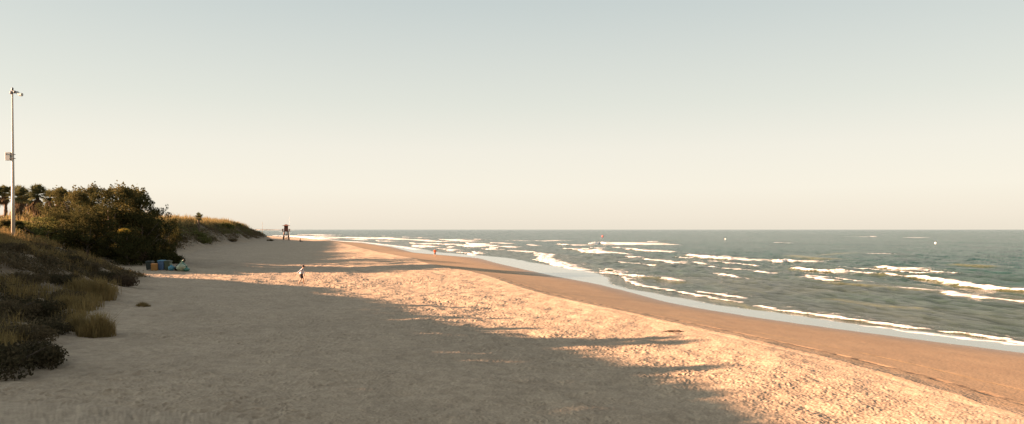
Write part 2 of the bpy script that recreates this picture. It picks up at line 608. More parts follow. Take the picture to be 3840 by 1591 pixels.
# ------------------------------------------------------------------ the sea
# breakers read off the photograph: polyline, height in photo pixels, foam amount
BR = [([(2204, 918), (2255, 913), (2277, 919)], 8), ([(2082, 917), (2139, 920)], 4), ([(2112, 934), (2146, 935)], 5), ([(2169, 937), (2195, 949), (2236, 954)], 6),
      ([(2296, 930), (2330, 932)], 5), ([(2330, 939), (2375, 937), (2412, 945), (2487, 949)], 7), ([(2564, 958), (2618, 964), (2675, 971), (2768, 978)], 9),
      ([(2345, 965), (2379, 964)], 5), ([(2407, 973), (2465, 979), (2484, 985), (2562, 992)], 4), ([(2710, 1007), (2757, 1013), (2813, 1015)], 4), ([(2821, 1018), (2888, 1027)], 4),
      ([(2354, 1033), (2420, 1039)], 6), ([(2476, 1044), (2532, 1054)], 5), ([(2184, 1018), (2260, 1024), (2352, 1035)], 3), ([(2611, 1093), (2701, 1108), (2795, 1122)], 4),
      ([(2549, 1093), (2570, 1100), (2675, 1119), (2780, 1138)], 3), ([(2345, 1037), (2350, 1054), (2397, 1070), (2543, 1095)], 2.5), ([(2849, 1149), (2896, 1158)], 4),
      ([(2000, 949), (2037, 956), (2022, 971), (2094, 990), (2127, 1005), (2180, 1016)], 4), ([(2000, 973), (2105, 1001)], 2.5),
      ([(2890, 981), (2947, 980), (2994, 983)], 9), ([(2968, 1004), (3040, 1014), (3111, 1018), (3157, 1014)], 7), ([(2987, 1039), (3050, 1044), (3097, 1052), (3186, 1056)], 4.5),
      ([(3277, 1002), (3322, 1006), (3369, 1013), (3439, 1016)], 10), ([(3397, 1036), (3453, 1039), (3556, 1058), (3650, 1074), (3743, 1084), (3840, 1091), (3950, 1102)], 10),
      ([(3523, 1098), (3580, 1109), (3697, 1121), (3840, 1138), (3950, 1150)], 9), ([(3394, 1086), (3446, 1087)], 8), ([(3305, 953), (3316, 953)], 4), ([(3256, 889), (3289, 889)], 3),
      ([(3369, 891), (3410, 892)], 2), ([(2900, 1162), (3041, 1180), (3111, 1189), (3181, 1200), (3322, 1217), (3486, 1239)], 5),
      ([(3518, 1244), (3697, 1264), (3840, 1292), (3950, 1312)], 6), ([(3242, 1222), (3462, 1250), (3743, 1283), (3860, 1302)], 2),
      ([(1388, 891), (1472, 899)], 4), ([(1428, 887), (1445, 887)], 4), ([(1499, 898), (1638, 908)], 4), ([(1504, 891), (1530, 891)], 5), ([(1567, 893), (1589, 893)], 4),
      ([(1641, 898), (1680, 903), (1725, 906)], 6), ([(1773, 899), (1810, 899)], 6), ([(2003, 904), (2017, 904)], 5), ([(1293, 890), (1364, 897)], 4), ([(1228, 884), (1243, 884)], 3),
      ([(1530, 913), (1567, 916)], 4), ([(1617, 915), (1661, 918)], 4), ([(1664, 918), (1698, 920)], 4), ([(1712, 921), (1766, 929)], 4), ([(1745, 911), (1770, 918), (1783, 925)], 6),
      ([(1411, 903), (1425, 906)], 4), ([(1634, 933), (1708, 939)], 2.5), ([(1712, 946), (1773, 953)], 2.5), ([(1540, 920), (1600, 928)], 3), ([(1125, 892), (1182, 899)], 5),
      ([(1017, 884), (1115, 892)], 5), ([(1111, 880), (1135, 881)], 3), ([(1148, 881), (1186, 883)], 3), ([(1020, 870), (1044, 870)], 2), ([(1182, 901), (1260, 905), (1351, 909)], 2.5),
      ([(1351, 909), (1480, 924), (1560, 938)], 2), ([(2900, 912), (2930, 913)], 2), ([(2660, 1000), (2680, 1003)], 2), ([(2276, 1012), (2296, 1014)], 6), ([(2308, 1018), (2318, 1019)], 5),
      ([(1830, 910), (1900, 915)], 3.5), ([(1850, 925), (1910, 930)], 3), ([(1900, 940), (1990, 948)], 3), ([(1800, 934), (1850, 938)], 3), ([(1050, 896), (1110, 899)], 3),
      ([(1200, 890), (1260, 893)], 4), ([(1150, 887), (1200, 889)], 3.5), ([(1290, 897), (1350, 901)], 3), ([(2420, 907), (2450, 906)], 1.2)]
# unbroken humps of green water
HUMP = [([(3560, 993), (3640, 997), (3760, 1003)], 9), ([(3080, 1062), (3250, 1072), (3400, 1088), (3523, 1100)], 9), ([(3080, 960), (3180, 952), (3240, 950)], 6), ([(2960, 958), (3080, 972), (3180, 972)], 5),
        ([(2420, 1040), (2476, 1046)], 6), ([(2532, 1056), (2560, 1062)], 5), ([(2680, 1122), (2900, 1175), (3050, 1195)], 2), ([(3240, 1230), (3500, 1262), (3840, 1320)], 2.5),
        ([(3290, 1027), (3390, 1032)], 6), ([(2470, 905), (2560, 903)], 4), ([(3100, 1120), (3300, 1150), (3500, 1160)], 3)]

rb_ = random.Random(5)
for k in range(26):                      # lesser foam lines between the breakers
    Y_ = 95 * (300 / 95) ** rb_.random()
    X_ = float(cv(C_SHORE, np.array(Y_))) + 11 + rb_.random() ** 1.3 * 60
    ln_ = rb_.uniform(6, 14) * (0.6 + Y_ / 160)
    sl_ = rb_.uniform(0.1, 0.4) if Y_ < 150 else rb_.uniform(0.0, 0.15)
    pp = [(X_ + sl_ * q * ln_, Y_ - q * ln_) for q in (0, 1)]
    BR.append(([(1920 + F * a / b_, HORIZ + F * CAMZ / b_) for a, b_ in pp], rb_.uniform(0.8, 1.7)))

T_WAVE = noise_tile(1024, 90, 1.0, 6, 21, aniso=2.2, slope=1.6)
T_WAVE2 = noise_tile(512, 300, 14, 60, 22, aniso=3.0, slope=1.2)
T_FOAM = noise_tile(512, 40, 0.5, 6, 23, slope=1.0)


def sea_fn(X, Y):
    z = np.zeros_like(X)
    foam = np.zeros_like(X)
    face = np.zeros_like(X)
    xs = cv(C_SHORE, Y)
    sl = (cv(C_SHORE, Y + 2) - cv(C_SHORE, Y - 2)) / 4
    off = (X - xs) / np.sqrt(1 + sl ** 2)
    deep = ss(1.0, 30, off)
    amp = ss(520, 120, Y)
    # swash film: width varies along the beach
    wid = np.interp(Y, [20, 36, 42, 49, 60, 82, 92, 107, 156, 192, 250, 400, 600], [2.5, 2.5, 3.4, 3.4, 2.0, 1.6, 5.5, 8.0, 6.0, 7.0, 6, 3, 1]) + samp(T_BIG, X * 0.7, Y * 0.7) * 0.3 + samp(T_FOAM, X * .4, Y * .4) * 0.1
    film = ss(wid + 0.35, wid - 0.35, off)
    z += samp(T_WAVE, X, Y) * (0.02 + 0.045 * deep) * amp * (1 - film) * ss(0, 4, off - wid)
    z += samp(T_WAVE2, X, Y) * 0.10 * deep * ss(1500, 300, Y)
    f0 = samp(T_FOAM, X, Y)
    idx = np.arange(len(X))
    for lst, isf in ((BR, True), (HUMP, False)):
        for poly, tpx in lst:
            tpx = tpx * (0.72 if poly[0][1] < 912 and poly[0][0] < 2000 else 1.4) if isf else tpx
            pts = [P(a, b_, 0.0) for a, b_ in poly]
            # resample with a wobble so that no crest is a ruled line
            yy = np.array([p[1] for p in pts]); xx = np.array([p[0] for p in pts])
            ymid = yy.mean()
            hgt = min(tpx * ymid / F * (0.6 if isf else 0.7), 1.1)
            sh = max(ymid / 60.0, 0.7)
            rad = 5 * sh + 4
            sel = idx[(X > xx.min() - rad) & (X < xx.max() + rad) & (Y > yy.min() - rad) & (Y < yy.max() + rad)]
            if not len(sel):
                continue
            x, y = X[sel] + samp(T_FOAM, X[sel] * 0.5, Y[sel] * 0.5) * 0.25, Y[sel]
            best = np.full(len(sel), 1e9); sgn = np.zeros(len(sel)); al = np.zeros(len(sel)); seg_len = 0.0
            tot = sum(math.dist(pts[i], pts[i + 1]) for i in range(len(pts) - 1))
            for (x0, y0), (x1, y1) in zip(pts, pts[1:]):
                dx, dy_ = x1 - x0, y1 - y0
                l2 = dx * dx + dy_ * dy_
                q = ((x - x0) * dx + (y - y0) * dy_) / l2
                qc = np.clip(q, 0, 1)
                ex, ey = x - x0 - qc * dx, y - y0 - qc * dy_
                d = np.hypot(ex, ey)
                s = np.where(ex * abs(dy_) + 0.001 * ey * abs(dx) > 0, 1.0, -1.0) if abs(dy_) > abs(dx) * 0.2 else np.where(ey > 0, 1.0, -1.0)
                m = d < best
                best = np.where(m, d, best); sgn = np.where(m, s, sgn); al = np.where(m, seg_len + qc * math.sqrt(l2), al)
                seg_len += math.sqrt(l2)
            er = min(1.5 * sh, tot * 0.2)
            endf = ss(-0.6, er, al) * ss(-0.6, er, tot - al)
            mod = 0.92 + 0.16 * samp(T_FOAM, al * 0.6 + ymid, al * 0 + 3.0)
            d = best * sgn
            front, back = (1.1 * hgt + 0.18, 2.6 * hgt + 0.4) if isf else (0.45 * sh + 0.1, 1.3 * sh + 0.3)
            pr = np.where(d < 0, np.exp(-(d / front) ** 2), np.exp(-(d / back) ** 2))
            z[sel] = np.maximum(z[sel], z[sel] * (1 - pr) + hgt * pr * endf * mod)
            if isf:
                D = (0.75 if tpx < 11 else 1.15) * tpx * ymid * ymid / (F * CAMZ)
                fw = np.where(d < 0, np.exp(-(d / (front * 1.4)) ** 2), np.exp(-(d / (D * 0.55 + 0.12)) ** 2))
                foam[sel] = np.maximum(foam[sel], np.clip(fw * (0.35 + 0.65 * endf) * 1.1 * mod, 0, 1))
                if tpx > 6:
                    face[sel] = np.maximum(face[sel], np.exp(-((d + front * 1.7) / (front * 1.2)) ** 2) * endf * 0.8)
                tr = np.exp(-((d - 2.0 * sh) / (1.6 * sh)) ** 2) * 0.38 * endf * ss(2.5, 6, tpx)
                foam[sel] = np.maximum(foam[sel], tr)
            else:
                face[sel] = np.maximum(face[sel], np.exp(-((d + front * .5) / (front * 1.6)) ** 2) * endf)
    # a lacy rim where the film runs out, and the foam line where it starts
    rim = np.exp(-((off - wid) / 0.14) ** 2) * (0.40 + 0.15 * f0) * ss(260, 160, Y)
    foam = np.maximum(foam, rim * 0.9)
    rim2 = np.exp(-((off - 0.2) / 0.12) ** 2) * (0.1 + 0.2 * samp(T_FOAM, X * .3 + 7, Y * .3))
    foam = np.maximum(foam, rim2)
    # surf zone far to the left: streaks of foam
    far = ss(230, 330, Y) * ss(110, 20, off) * ss(0, 8, off)
    foam = np.maximum(foam, np.clip(far * (0.05 + 0.15 * samp(T_WAVE2, X * 1.2, Y * 1.2)), 0, 0.7))
    z = np.where(off < wid + 1.5, z * ss(wid - .3, wid + 1.5, off), z)
    z = z + 0.015
    near = ss(75, 10, off) * (0.75 + 0.25 * np.clip(samp(T_BIG, X * .5, Y * .5), -1, 1)) + samp(T_WAVE2, X * 3, Y * 3) * 0.10
    return np.stack([X, Y, z], 1), {'foam': foam, 'film': film * (1 - 0.0 * f0), 'face': face, 'near': np.clip(near, 0, 1)}

dys = np.concatenate([np.arange(520, 60, -0.75), np.arange(60, 4, -0.4), np.arange(4, 0.2, -0.15)])
rows_s = np.concatenate([np.arange(-60, 30, 3.0), fan_rows(dys, 6.2), [90000]])
rows_s = rows_s[np.concatenate([[True], np.diff(rows_s) > 0])]
ts_s = np.concatenate([np.arange(-1.0, -0.36, 0.04), np.arange(-0.36, 0.76, 0.00105), np.arange(0.78, 1.4, 0.02), np.array([1.6, 2, 2.5, 3, 4, 6, 9, 14])])
sea = link_mesh('sea_water', fan_mesh('sea_water', rows_s, ts_s, sea_fn), m_sea)
tag(sea, kind='structure')

# far headland on the horizon
def headland():
    xs = np.linspace(XatY(930, 6000), XatY(1066, 6000), 60)
    rows = []
    r = np.random.default_rng(3)
    h = np.interp(np.linspace(0, 1, 60), [0, 0.45, 0.55, 0.8, 1], [9, 8, 7, 4, 0]) * (0.85 + 0.3 * r.random(60))
    prof = [(0, -2), (40, 0.7), (120, 1.0), (400, 0.6), (700, -2)]
    V = []
    for dy_, k in prof:
        for x, hh in zip(xs, h):
            V.append((x, 6000 + dy_, hh * k if k > 0 else k))
    Q = [(j * 60 + i, j * 60 + i + 1, (j + 1) * 60 + i + 1, (j + 1) * 60 + i) for j in range(4) for i in range(59)]
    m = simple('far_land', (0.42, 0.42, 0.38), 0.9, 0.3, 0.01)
    tag(link_mesh('headland_hills', mesh_np('headland_hills', V, Q), m), kind='structure')

headland()

# ------------------------------------------------------------------ foliage generators
def quads_from(Cn, A, B):
    """rhombic leaves: centres, half axes"""
    V = np.stack([Cn - A, Cn + B, Cn + A, Cn - B], 1).reshape(-1, 3)
    Q = np.arange(len(V)).reshape(-1, 4)
    return V, Q


def rand_unit(n, r):
    v = r.standard_normal((n, 3))
    return v / np.linalg.norm(v, axis=1, keepdims=True)


def leaves(Cn, size, r, aspect=0.45, up=0.0):
    n = len(Cn)
    a = rand_unit(n, r)
    a[:, 2] += up
    a /= np.linalg.norm(a, axis=1, keepdims=True)
    b_ = np.cross(a, rand_unit(n, r))
    b_ /= np.linalg.norm(b_, axis=1, keepdims=True) + 1e-9
    s = size * (0.6 + 0.8 * r.random((n, 1)))
    return quads_from(Cn, a * s * 0.5, b_ * s * 0.5 * aspect)


def crown_cloud(r, blobs, per, jitter=0.25):
    """blobs: list of (cx,cy,cz,rx,ry,rz); leaves mostly near each blob's skin"""
    out = []
    for bl in blobs:
        c, rad = np.array(bl[:3]), np.array(bl[3:])
        n = int(per * (rad[0] * rad[1] * rad[2]) ** (2 / 3) / 0.6)
        u = rand_unit(n, r)
        k = 1 - np.abs(r.normal(0, jitter, (n, 1)))
        k = np.where(r.random((n, 1)) < 0.07, k * 1.25, k)
        out.append(c + u * rad * k)
    return np.concatenate(out)


def make_tree(name, seed, H, Wd, leafm, low=0.05, spiky=0.0, leaf=0.26, nblob=34, per=150):
    r = np.random.default_rng(seed)
    root = empty(name)
    tb = MB()
    tips = []
    tb.tube([(0, 0, -0.3), (0.1, 0.05, H * 0.2), (-0.1, 0.15, H * 0.42), (0.1, 0, H * 0.7)], [0.26, 0.2, 0.15, 0.06], 8)
    for k in range(9):
        a = r.uniform(0, 6.28); z0 = r.uniform(0.08, 0.5) * H; rr = r.uniform(0.5, 0.85) * Wd / 2
        p1 = (math.cos(a) * rr * .5, math.sin(a) * rr * .5, z0 + H * .12)
        p2 = (math.cos(a) * rr, math.sin(a) * rr, z0 + H * r.uniform(.18, .36))
        tb.tube([(0, 0, z0), p1, p2], [0.11, 0.07, 0.03], 6)
    tb.build('trunk', m_bark, root, True)
    blobs = []
    for k in range(nblob):
        a = r.uniform(0, 6.28)
        h = low + (1 - low) * r.random() ** 0.8
        lim = Wd / 2 * math.sqrt(max(0.05, 1 - ((h - 0.42) / 0.62) ** 2))
        q = lim * math.sqrt(r.random()) * 0.85
        s = r.uniform(0.09, 0.18) * H * (0.7 if h > 0.75 else 1)
        blobs.append((math.cos(a) * q, math.sin(a) * q, min(h * H, H - s * .8), s * 1.05, s * 1.05, s * 0.8))
    for k in range(int(spiky)):
        a = r.uniform(0, 6.28); q = r.uniform(0, Wd * .33)
        blobs.append((math.cos(a) * q, math.sin(a) * q, H * r.uniform(0.88, 1.03), 0.3, 0.3, 0.7))
    Cn = crown_cloud(r, blobs, per, 0.28)
    Cn = Cn[Cn[:, 2] > 0.05]
    V, Q = leaves(Cn, leaf, r, 0.55)
    link_mesh('crown', mesh_np('crown', V, Q), leafm, root)
    return root


def make_shrub(name, seed, R, Hh, leafm, n=2600, leaf=0.09, single=True):
    r = np.random.default_rng(seed)
    root = empty(name)
    sb = MB()
    for k in range(7):
        a = r.uniform(0, 6.28)
        sb.tube([(0, 0, -0.1), (math.cos(a) * R * .35, math.sin(a) * R * .35, Hh * .4), (math.cos(a) * R * .7, math.sin(a) * R * .7, Hh * .7)], [0.03, 0.02, 0.008], 5)
    sb.build('stem', m_bark, root)
    blobs = []
    for k in range(14):
        a = r.uniform(0, 6.28); q = R * math.sqrt(r.random()) * 0.75
        s = R * r.uniform(0.22, 0.42)
        blobs.append((math.cos(a) * q, math.sin(a) * q, Hh * (0.55 - 0.35 * q / R) * r.uniform(.7, 1.2), s, s, Hh * .38))
    Cn = crown_cloud(r, blobs, 900, 0.3)
    Cn = Cn[r.integers(0, len(Cn), n)]
    Cn = Cn[Cn[:, 2] > -0.05]
    V, Q = leaves(Cn, leaf, r, 0.5, up=0.5)
    link_mesh('foliage', mesh_np('foliage', V, Q), leafm, root)
    return root


def blades(base, Hh, r, wd=0.02, lean=0.35):
    """grass blades: base points (n,3), heights (n,)"""
    n = len(base)
    a = r.uniform(0, 6.28, n)
    d = np.stack([np.cos(a), np.sin(a), np.zeros(n)], 1)
    s = np.stack([-np.sin(a), np.cos(a), np.zeros(n)], 1) * (wd / 2)
    ln = (np.abs(r.normal(0, lean, n)) * Hh)[:, None]
    Hv = np.stack([np.zeros(n), np.zeros(n), Hh], 1)
    mid = base + Hv * 0.6 + d * ln * 0.35
    tip = base + Hv * (1 - 0.15 * r.random((n, 1))) + d * ln
    V = np.stack([base - s, base + s, mid + s * .9, mid - s * .9, tip + s * .25, tip - s * .25], 1).reshape(-1, 3)
    i = np.arange(n)[:, None] * 6
    Q = np.concatenate([i + np.array([[0, 1, 2, 3]]), i + np.array([[3, 2, 4, 5]])])
    return V, Q


def make_grass_clump(name, seed, R, Hh, m, n=700, wd=0.022):
    r = np.random.default_rng(seed)
    a = r.uniform(0, 6.28, n)
    q = R * r.random(n) ** 0.7 * (1 + 0.25 * np.sin(3 * a + 1) + 0.15 * np.sin(7 * a))
    base = np.stack([np.cos(a) * q, np.sin(a) * q * .8, np.full(n, -0.08)], 1)
    hh = Hh * (0.35 + 0.75 * r.random(n)) * (1 - 0.5 * (q / R) ** 2)
    V, Q = blades(base, hh, r, wd)
    return link_mesh(name, mesh_np(name, V, Q), m)


def make_palm(name, seed, H, R=1.7, skirt=1.6, nf=38):
    r = np.random.default_rng(seed)
    rd = random.Random(seed)
    R *= 0.95
    root = empty(name)
    tb = MB()
    lean = rd.uniform(-0.3, 0.3)
    pts, rad = [], []
    for k in range(9):
        t = k / 8
        pts.append((lean * t * t, 0.1 * math.sin(t * 3), -0.3 + (H - 0.2) * t))
        rad.append((0.30 - 0.08 * t) * (1 + 0.08 * (k % 2)))
    tb.tube(pts, rad, 9)
    tb.build('trunk', m_palmbark, root, True)
    top = np.array([lean, 0, H - 0.3])

    def fans(nf, el0, el1, RR, dead):
        Vs, Qs, o = [], [], 0
        for k in range(nf):
            a = r.uniform(0, 6.28)
            el = r.uniform(el0, el1)
            d = np.array([math.cos(a) * math.cos(el), math.sin(a) * math.cos(el), math.sin(el)])
            side = np.array([-math.sin(a), math.cos(a), 0])
            nrm = np.cross(side, d)
            pl = RR * r.uniform(0.12, 0.52)
            orig = top + (np.array([0, 0, -r.uniform(0.1, skirt)]) if dead else 0)
            hub = orig + d * pl
            # petiole
            Vs.append(np.array([orig - side * .025, orig + side * .025, hub + side * .02, hub - side * .02])); Qs.append(np.array([[0, 1, 2, 3]]) + o); o += 4
            nl = 11
            for j in range(nl):
                b_ = (j - (nl - 1) / 2) / ((nl - 1) / 2) * 1.25
                ld = d * math.cos(b_) + side * math.sin(b_)
                ll = RR * 0.62 * (1 - 0.25 * abs(b_) / 1.25) * r.uniform(.85, 1.1)
                w2 = np.cross(ld, nrm); w2 = w2 / np.linalg.norm(w2) * 0.07
                mid = hub + ld * ll * .55
                tip = hub + ld * ll + np.array([0, 0, -ll * (0.18 if not dead else 0.4)])
                Vs.append(np.array([hub, mid + w2, tip, mid - w2])); Qs.append(np.array([[0, 1, 2, 3]]) + o); o += 4
        return np.concatenate(Vs), np.concatenate(Qs)
    V, Q = fans(int(nf * 1.5), -0.55, 1.5, R, False)
    link_mesh('crown', mesh_np('crown', V, Q), m_frond, root)
    if skirt > 0.2:
        V, Q = fans(int(nf * 0.9), -1.35, -0.75, R * 0.85, True)
        link_mesh('dead_skirt', mesh_np('dead_skirt', V, Q), m_dead, root)
    return root


def place(proto, used, x, y, z, s, rz, label, cat, group=None):
    o = proto if proto.name not in used else copy_tree(proto)
    used.add(proto.name)
    o.location = (x, y, z)
    o.rotation_euler = (0, 0, rz)
    o.scale = s if hasattr(s, '__len__') else (s, s, s)
    tag(o, label, cat, group)
    return o

used = set()

# ------------------------------------------------------------------ the grove behind the bins
trA = make_tree('tree', 11, 9.0, 8.0, m_pine, 0.02, 4)
trB = make_tree('tree', 12, 9.0, 7.5, m_tam, 0.03, 9)
trC = make_tree('tree', 13, 8.0, 7.0, m_pine, 0.05, 0)
trS = make_tree('tree', 15, 8.0, 7.0, m_pine, 0.02, 0, leaf=0.55, nblob=44, per=110)
trD = make_tree('tree', 14, 6.0, 7.0, m_green, 0.02, 2)
HTS = {trA.name: 9.0, trB.name: 9.0, trC.name: 8.0, trD.name: 6.0, trS.name: 8.0}


def tree_at(proto, px, Y, ytop, wscale, label, group='trees of the grove behind the bins', X=None, zt=None):
    x = XatY(px, Y) if X is None else X
    z0 = gz(x, Y) - 0.15
    top = ZatY(ytop, Y) if zt is None else zt
    sz = (top - z0) / HTS[proto.name]
    return place(proto, used, x, Y, z0, (wscale, wscale, sz), random.uniform(0, 6.28), label, 'tree', group)

GROVE = [
    (trA, 592, 97, 775, 0.6, 'rounded dark tree at the seaward end of the grove, closest to the grassy dune'),
    (trA, 535, 93, 733, 0.75, 'big dark tree standing behind the dark bin and the orange crate'),
    (trB, 505, 98, 712, 0.95, 'tall olive tree of the grove just left of the dark crowns above the bins'),
    (trB, 455, 93, 702, 0.95, 'tallest olive tree near the middle of the grove with a feathery sunlit top'),
    (trA, 408, 90, 712, 0.9, 'very dark broad tree at the middle front of the grove above the beach path'),
    (trB, 345, 97, 702, 0.85, 'olive tree with spiky top twigs left of the middle of the grove'),
    (trB, 292, 94, 722, 0.8, 'olive tree with sunlit crown just right of the last palm top'),
    (trA, 330, 86, 800, 0.75, 'low dark tree in front of the spiky olive tree, hanging over the dune edge'),
    (trB, 226, 98, 712, 0.75, 'golden olive tree that hides the trunk of the palm whose top pokes out'),
    (trA, 232, 88, 800, 0.85, 'dark rounded tree below the golden olive tree, in shade'),
    (trD, 150, 84, 814, 0.95, 'bright green bushy tree right behind the dune crest, beside the pale pole'),
    (trC, 12, 86, 822, 0.75, 'dark bushy tree left of the pale pole at the foot of the leftmost palm'),
    (trC, 478, 87, 850, 0.7, 'low black-green tree at the front of the grove beside the beach path'),
    (trA, 640, 106, 818, 0.42, 'small brownish tree where the grove meets the reed-covered dune'),
    (trD, 70, 92, 828, 0.8, 'low green tree behind the pale pole, under the thick palm skirt'),
]
for g in GROVE:
    tree_at(*g)

# trees on the near dune beyond the left edge, whose shade lies on the beach
LITY, LITZ = [-20, 23, 28.8, 34.4, 38, 44.3, 49.4, 56], [9.5, 9.3, 8.75, 8.2, 7.6, 7.0, 6.6, 6.2]
for k in range(50):                      # a closed thicket, then single taller crowns
    Yc = -12 + k * 1.22
    xx = (-42.0 if k % 2 else -45.0)
    tree_at(trS, 0, Yc, 0, 0.42, 'dark tree in the thicket on the near dune beyond the left edge of the view', 'shade trees on the near dune', X=xx, zt=float(np.interp(Yc + 2.2, LITY, LITZ)) + 0.19 * (-38 - xx) + 0.25)
for Yc, zt, ws in [(19.0, 9.5, .4), (16.5, 9.6, .4), (13, 10.0, .4), (24.3, 9.9, .3), (30.5, 9.95, .34), (31.8, 9.8, .34), (36.2, 8.5, .22), (40.4, 8.2, .2), (46.8, 7.7, .2)]:
    tree_at(trS, 0, Yc, 0, ws, 'dark tree in the thicket on the near dune beyond the left edge of the view', 'shade trees on the near dune', X=min(-38.0, -0.711 * Yc - 5), zt=zt + max(0, (0.711 * Yc + 5 - 38) * 0.19))

for xx, Yc, zt in [(-60, 75.2, 6.3), (-57, 78.0, 6.5), (-61, 80.5, 7.0), (-58, 83.5, 7.2), (-64, 77.5, 7.5)]:  # unseen trees, added so their shade narrows the sunlit stripe through the gap
    tree_at(trS, 0, Yc, 0, 0.55, 'low unseen tree added to shade the sand by the gap between the near dune and the grove', 'added shade trees flanking the dune gap', X=xx, zt=zt)

PALMS = [
    (-12, 112, 690, 'palm', 'palm cut by the left edge of the photo, only its right fronds showing', 1.5, 1.0),
    (20, 118, 690, 'palm', 'palm with slim dark trunk left of the pale pole', 1.6, 0.7),
    (66, 108, 692, 'palm', 'palm with the thickest shaggy brown skirt, just right of the pale pole', 2.1, 2.6),
    (93, 124, 700, 'palm', 'small-headed palm between the thick-skirted palm and the biggest palm', 1.5, 0.8),
    (142, 112, 686, 'palm', 'biggest green-headed palm of the row with a long brown skirt', 2.1, 1.8),
    (117, 120, 716, 'palm', 'palm with a drooping brown crown leaning against the biggest palm', 1.7, 1.2),
    (181, 116, 704, 'palm', 'palm half hidden behind the golden olive tree, right of the biggest palm', 1.8, 1.0),
    (228, 118, 698, 'palm', 'palm whose fan top pokes out above the golden olive tree', 1.8, 1.0),
    (289, 116, 708, 'palm', 'smallest palm top showing between the olive crowns', 1.5, 0.6),
]
for i, (px, Y, yt, nm, lab, R, sk) in enumerate(PALMS):
    x = XatY(px, Y)
    z0 = gz(x, Y)
    top = ZatY(yt, Y)
    p = make_palm('palm', 40 + i, top - z0 - R * .75, R, sk)
    p.location = (x, Y, z0)
    tag(p, lab, 'palm tree', 'palms behind the grove')
p = make_palm('palm', 60, ZatY(801, 190) - gz(XatY(746, 190), 190) - 0.8, 1.7, 0.2, 22)
p.location = (XatY(746, 190), 190, gz(XatY(746, 190), 190))
tag(p, 'lone small palm rising above the reeds on the far dune', 'palm tree')

# ------------------------------------------------------------------ shrubs and grass of the near dune
shA = make_shrub('shrub', 71, 1.6, 0.9, m_scrubd, 7000, 0.10)
shB = make_shrub('shrub', 72, 1.4, 0.8, m_scrub, 6000, 0.09)
shC = make_shrub('shrub', 73, 1.8, 1.2, m_red, 4500, 0.14)
shD = make_shrub('shrub', 74, 1.8, 1.3, m_pine, 4500, 0.15)


def shrub_at(proto, px, py, z, s, label, sz=1.0, group='shrubs on the near dune', X=None, Y=None):
    if X is None:
        X, Y = P(px, py, z)
        for _ in range(12):                 # settle on the terrain along the line of sight
            z = 0.5 * z + 0.5 * gz(X, Y)
            X, Y = P(px, py, min(z, CAMZ - 0.2))
    place(proto, used, X, Y, gz(X, Y) - 0.05, (s, s, s * sz), random.uniform(0, 6.28), label, 'shrub', group)
    return X, Y

SH = [
    (shA, 20, 1385, 1.8, 1.15, 'nearly black spreading shrub at the lower left edge of the photo'),
    (shA, 110, 1355, 1.8, 0.8, 'dark low shrub right of the black one, reaching onto the sand'),
    (shB, 60, 1280, 2.6, 1.0, 'brown scrubby shrub above the black shrub at the left edge'),
    (shA, 165, 1255, 2.0, 0.75, 'dark shrub beside the nearest golden grass clump, on its left'),
    (shB, 30, 1180, 3.2, 1.1, 'greyish brown shrub on the left edge of the near dune face'),
    (shA, 130, 1175, 2.8, 1.0, 'dark green shrub in the middle of the near dune face'),
    (shB, 230, 1125, 2.8, 0.9, 'grey-green shrub uphill of the second golden grass clump'),
    (shA, 210, 1065, 3.6, 0.9, 'dark shrub on the upper slope of the near dune'),
    (shB, 90, 1060, 4.0, 1.0, 'brownish shrub on the upper slope, left of its dark neighbour'),
    (shB, 120, 980, 4.8, 0.9, 'small brown shrub high on the near dune below the pale pole'),
    (shA, 250, 985, 4.0, 0.8, 'dark shrub near the top of the near dune, right of the pole'),
    (shB, 40, 945, 5.2, 0.8, 'scrubby shrub just below the sunlit crest beside the pale pole'),
    (shA, 370, 1050, 2.8, 0.95, 'dark shrub on the low shoulder of the near dune facing the bins'),
    (shC, 450, 1068, 2.1, 0.75, 'reddish brown shrub at the very tip of the near dune, on open sand'),
    (shB, 320, 1010, 3.3, 0.9, 'brown shrub on the descending ridge of the near dune'),
]
for a in SH:
    shrub_at(*a)
SH2 = [
    (shD, 430, 93, 1.5, 'black-green shrub at the foot of the grove beside the beach path'),
    (shC, 478, 90, 1.4, 'purplish brown shrub at the foot of the grove, left of the dark bin'),
    (shC, 530, 90.5, 1.3, 'purplish brown shrub directly behind the dark bin'),
    (shD, 590, 92, 1.5, 'dark shrub behind the blue bin, below the seaward tree'),
    (shD, 640, 94, 1.1, 'dark shrub at the edge of the sandy slope, above the rubbish bags'),
    (shD, 560, 100, 1.6, 'dark shrub higher up the bank, under the big dark tree'),
    (shC, 610, 104, 0.9, 'small rusty shrub on the sand slope right of the grove'),
    (shD, 380, 88, 1.3, 'dark shrub at the left end of the beach path under the grove'),
]
for pr, px, Y, s, lab in SH2:
    shrub_at(pr, 0, 0, 0, s, lab, 1.1, 'shrubs at the foot of the grove', X=XatY(px, Y), Y=Y)

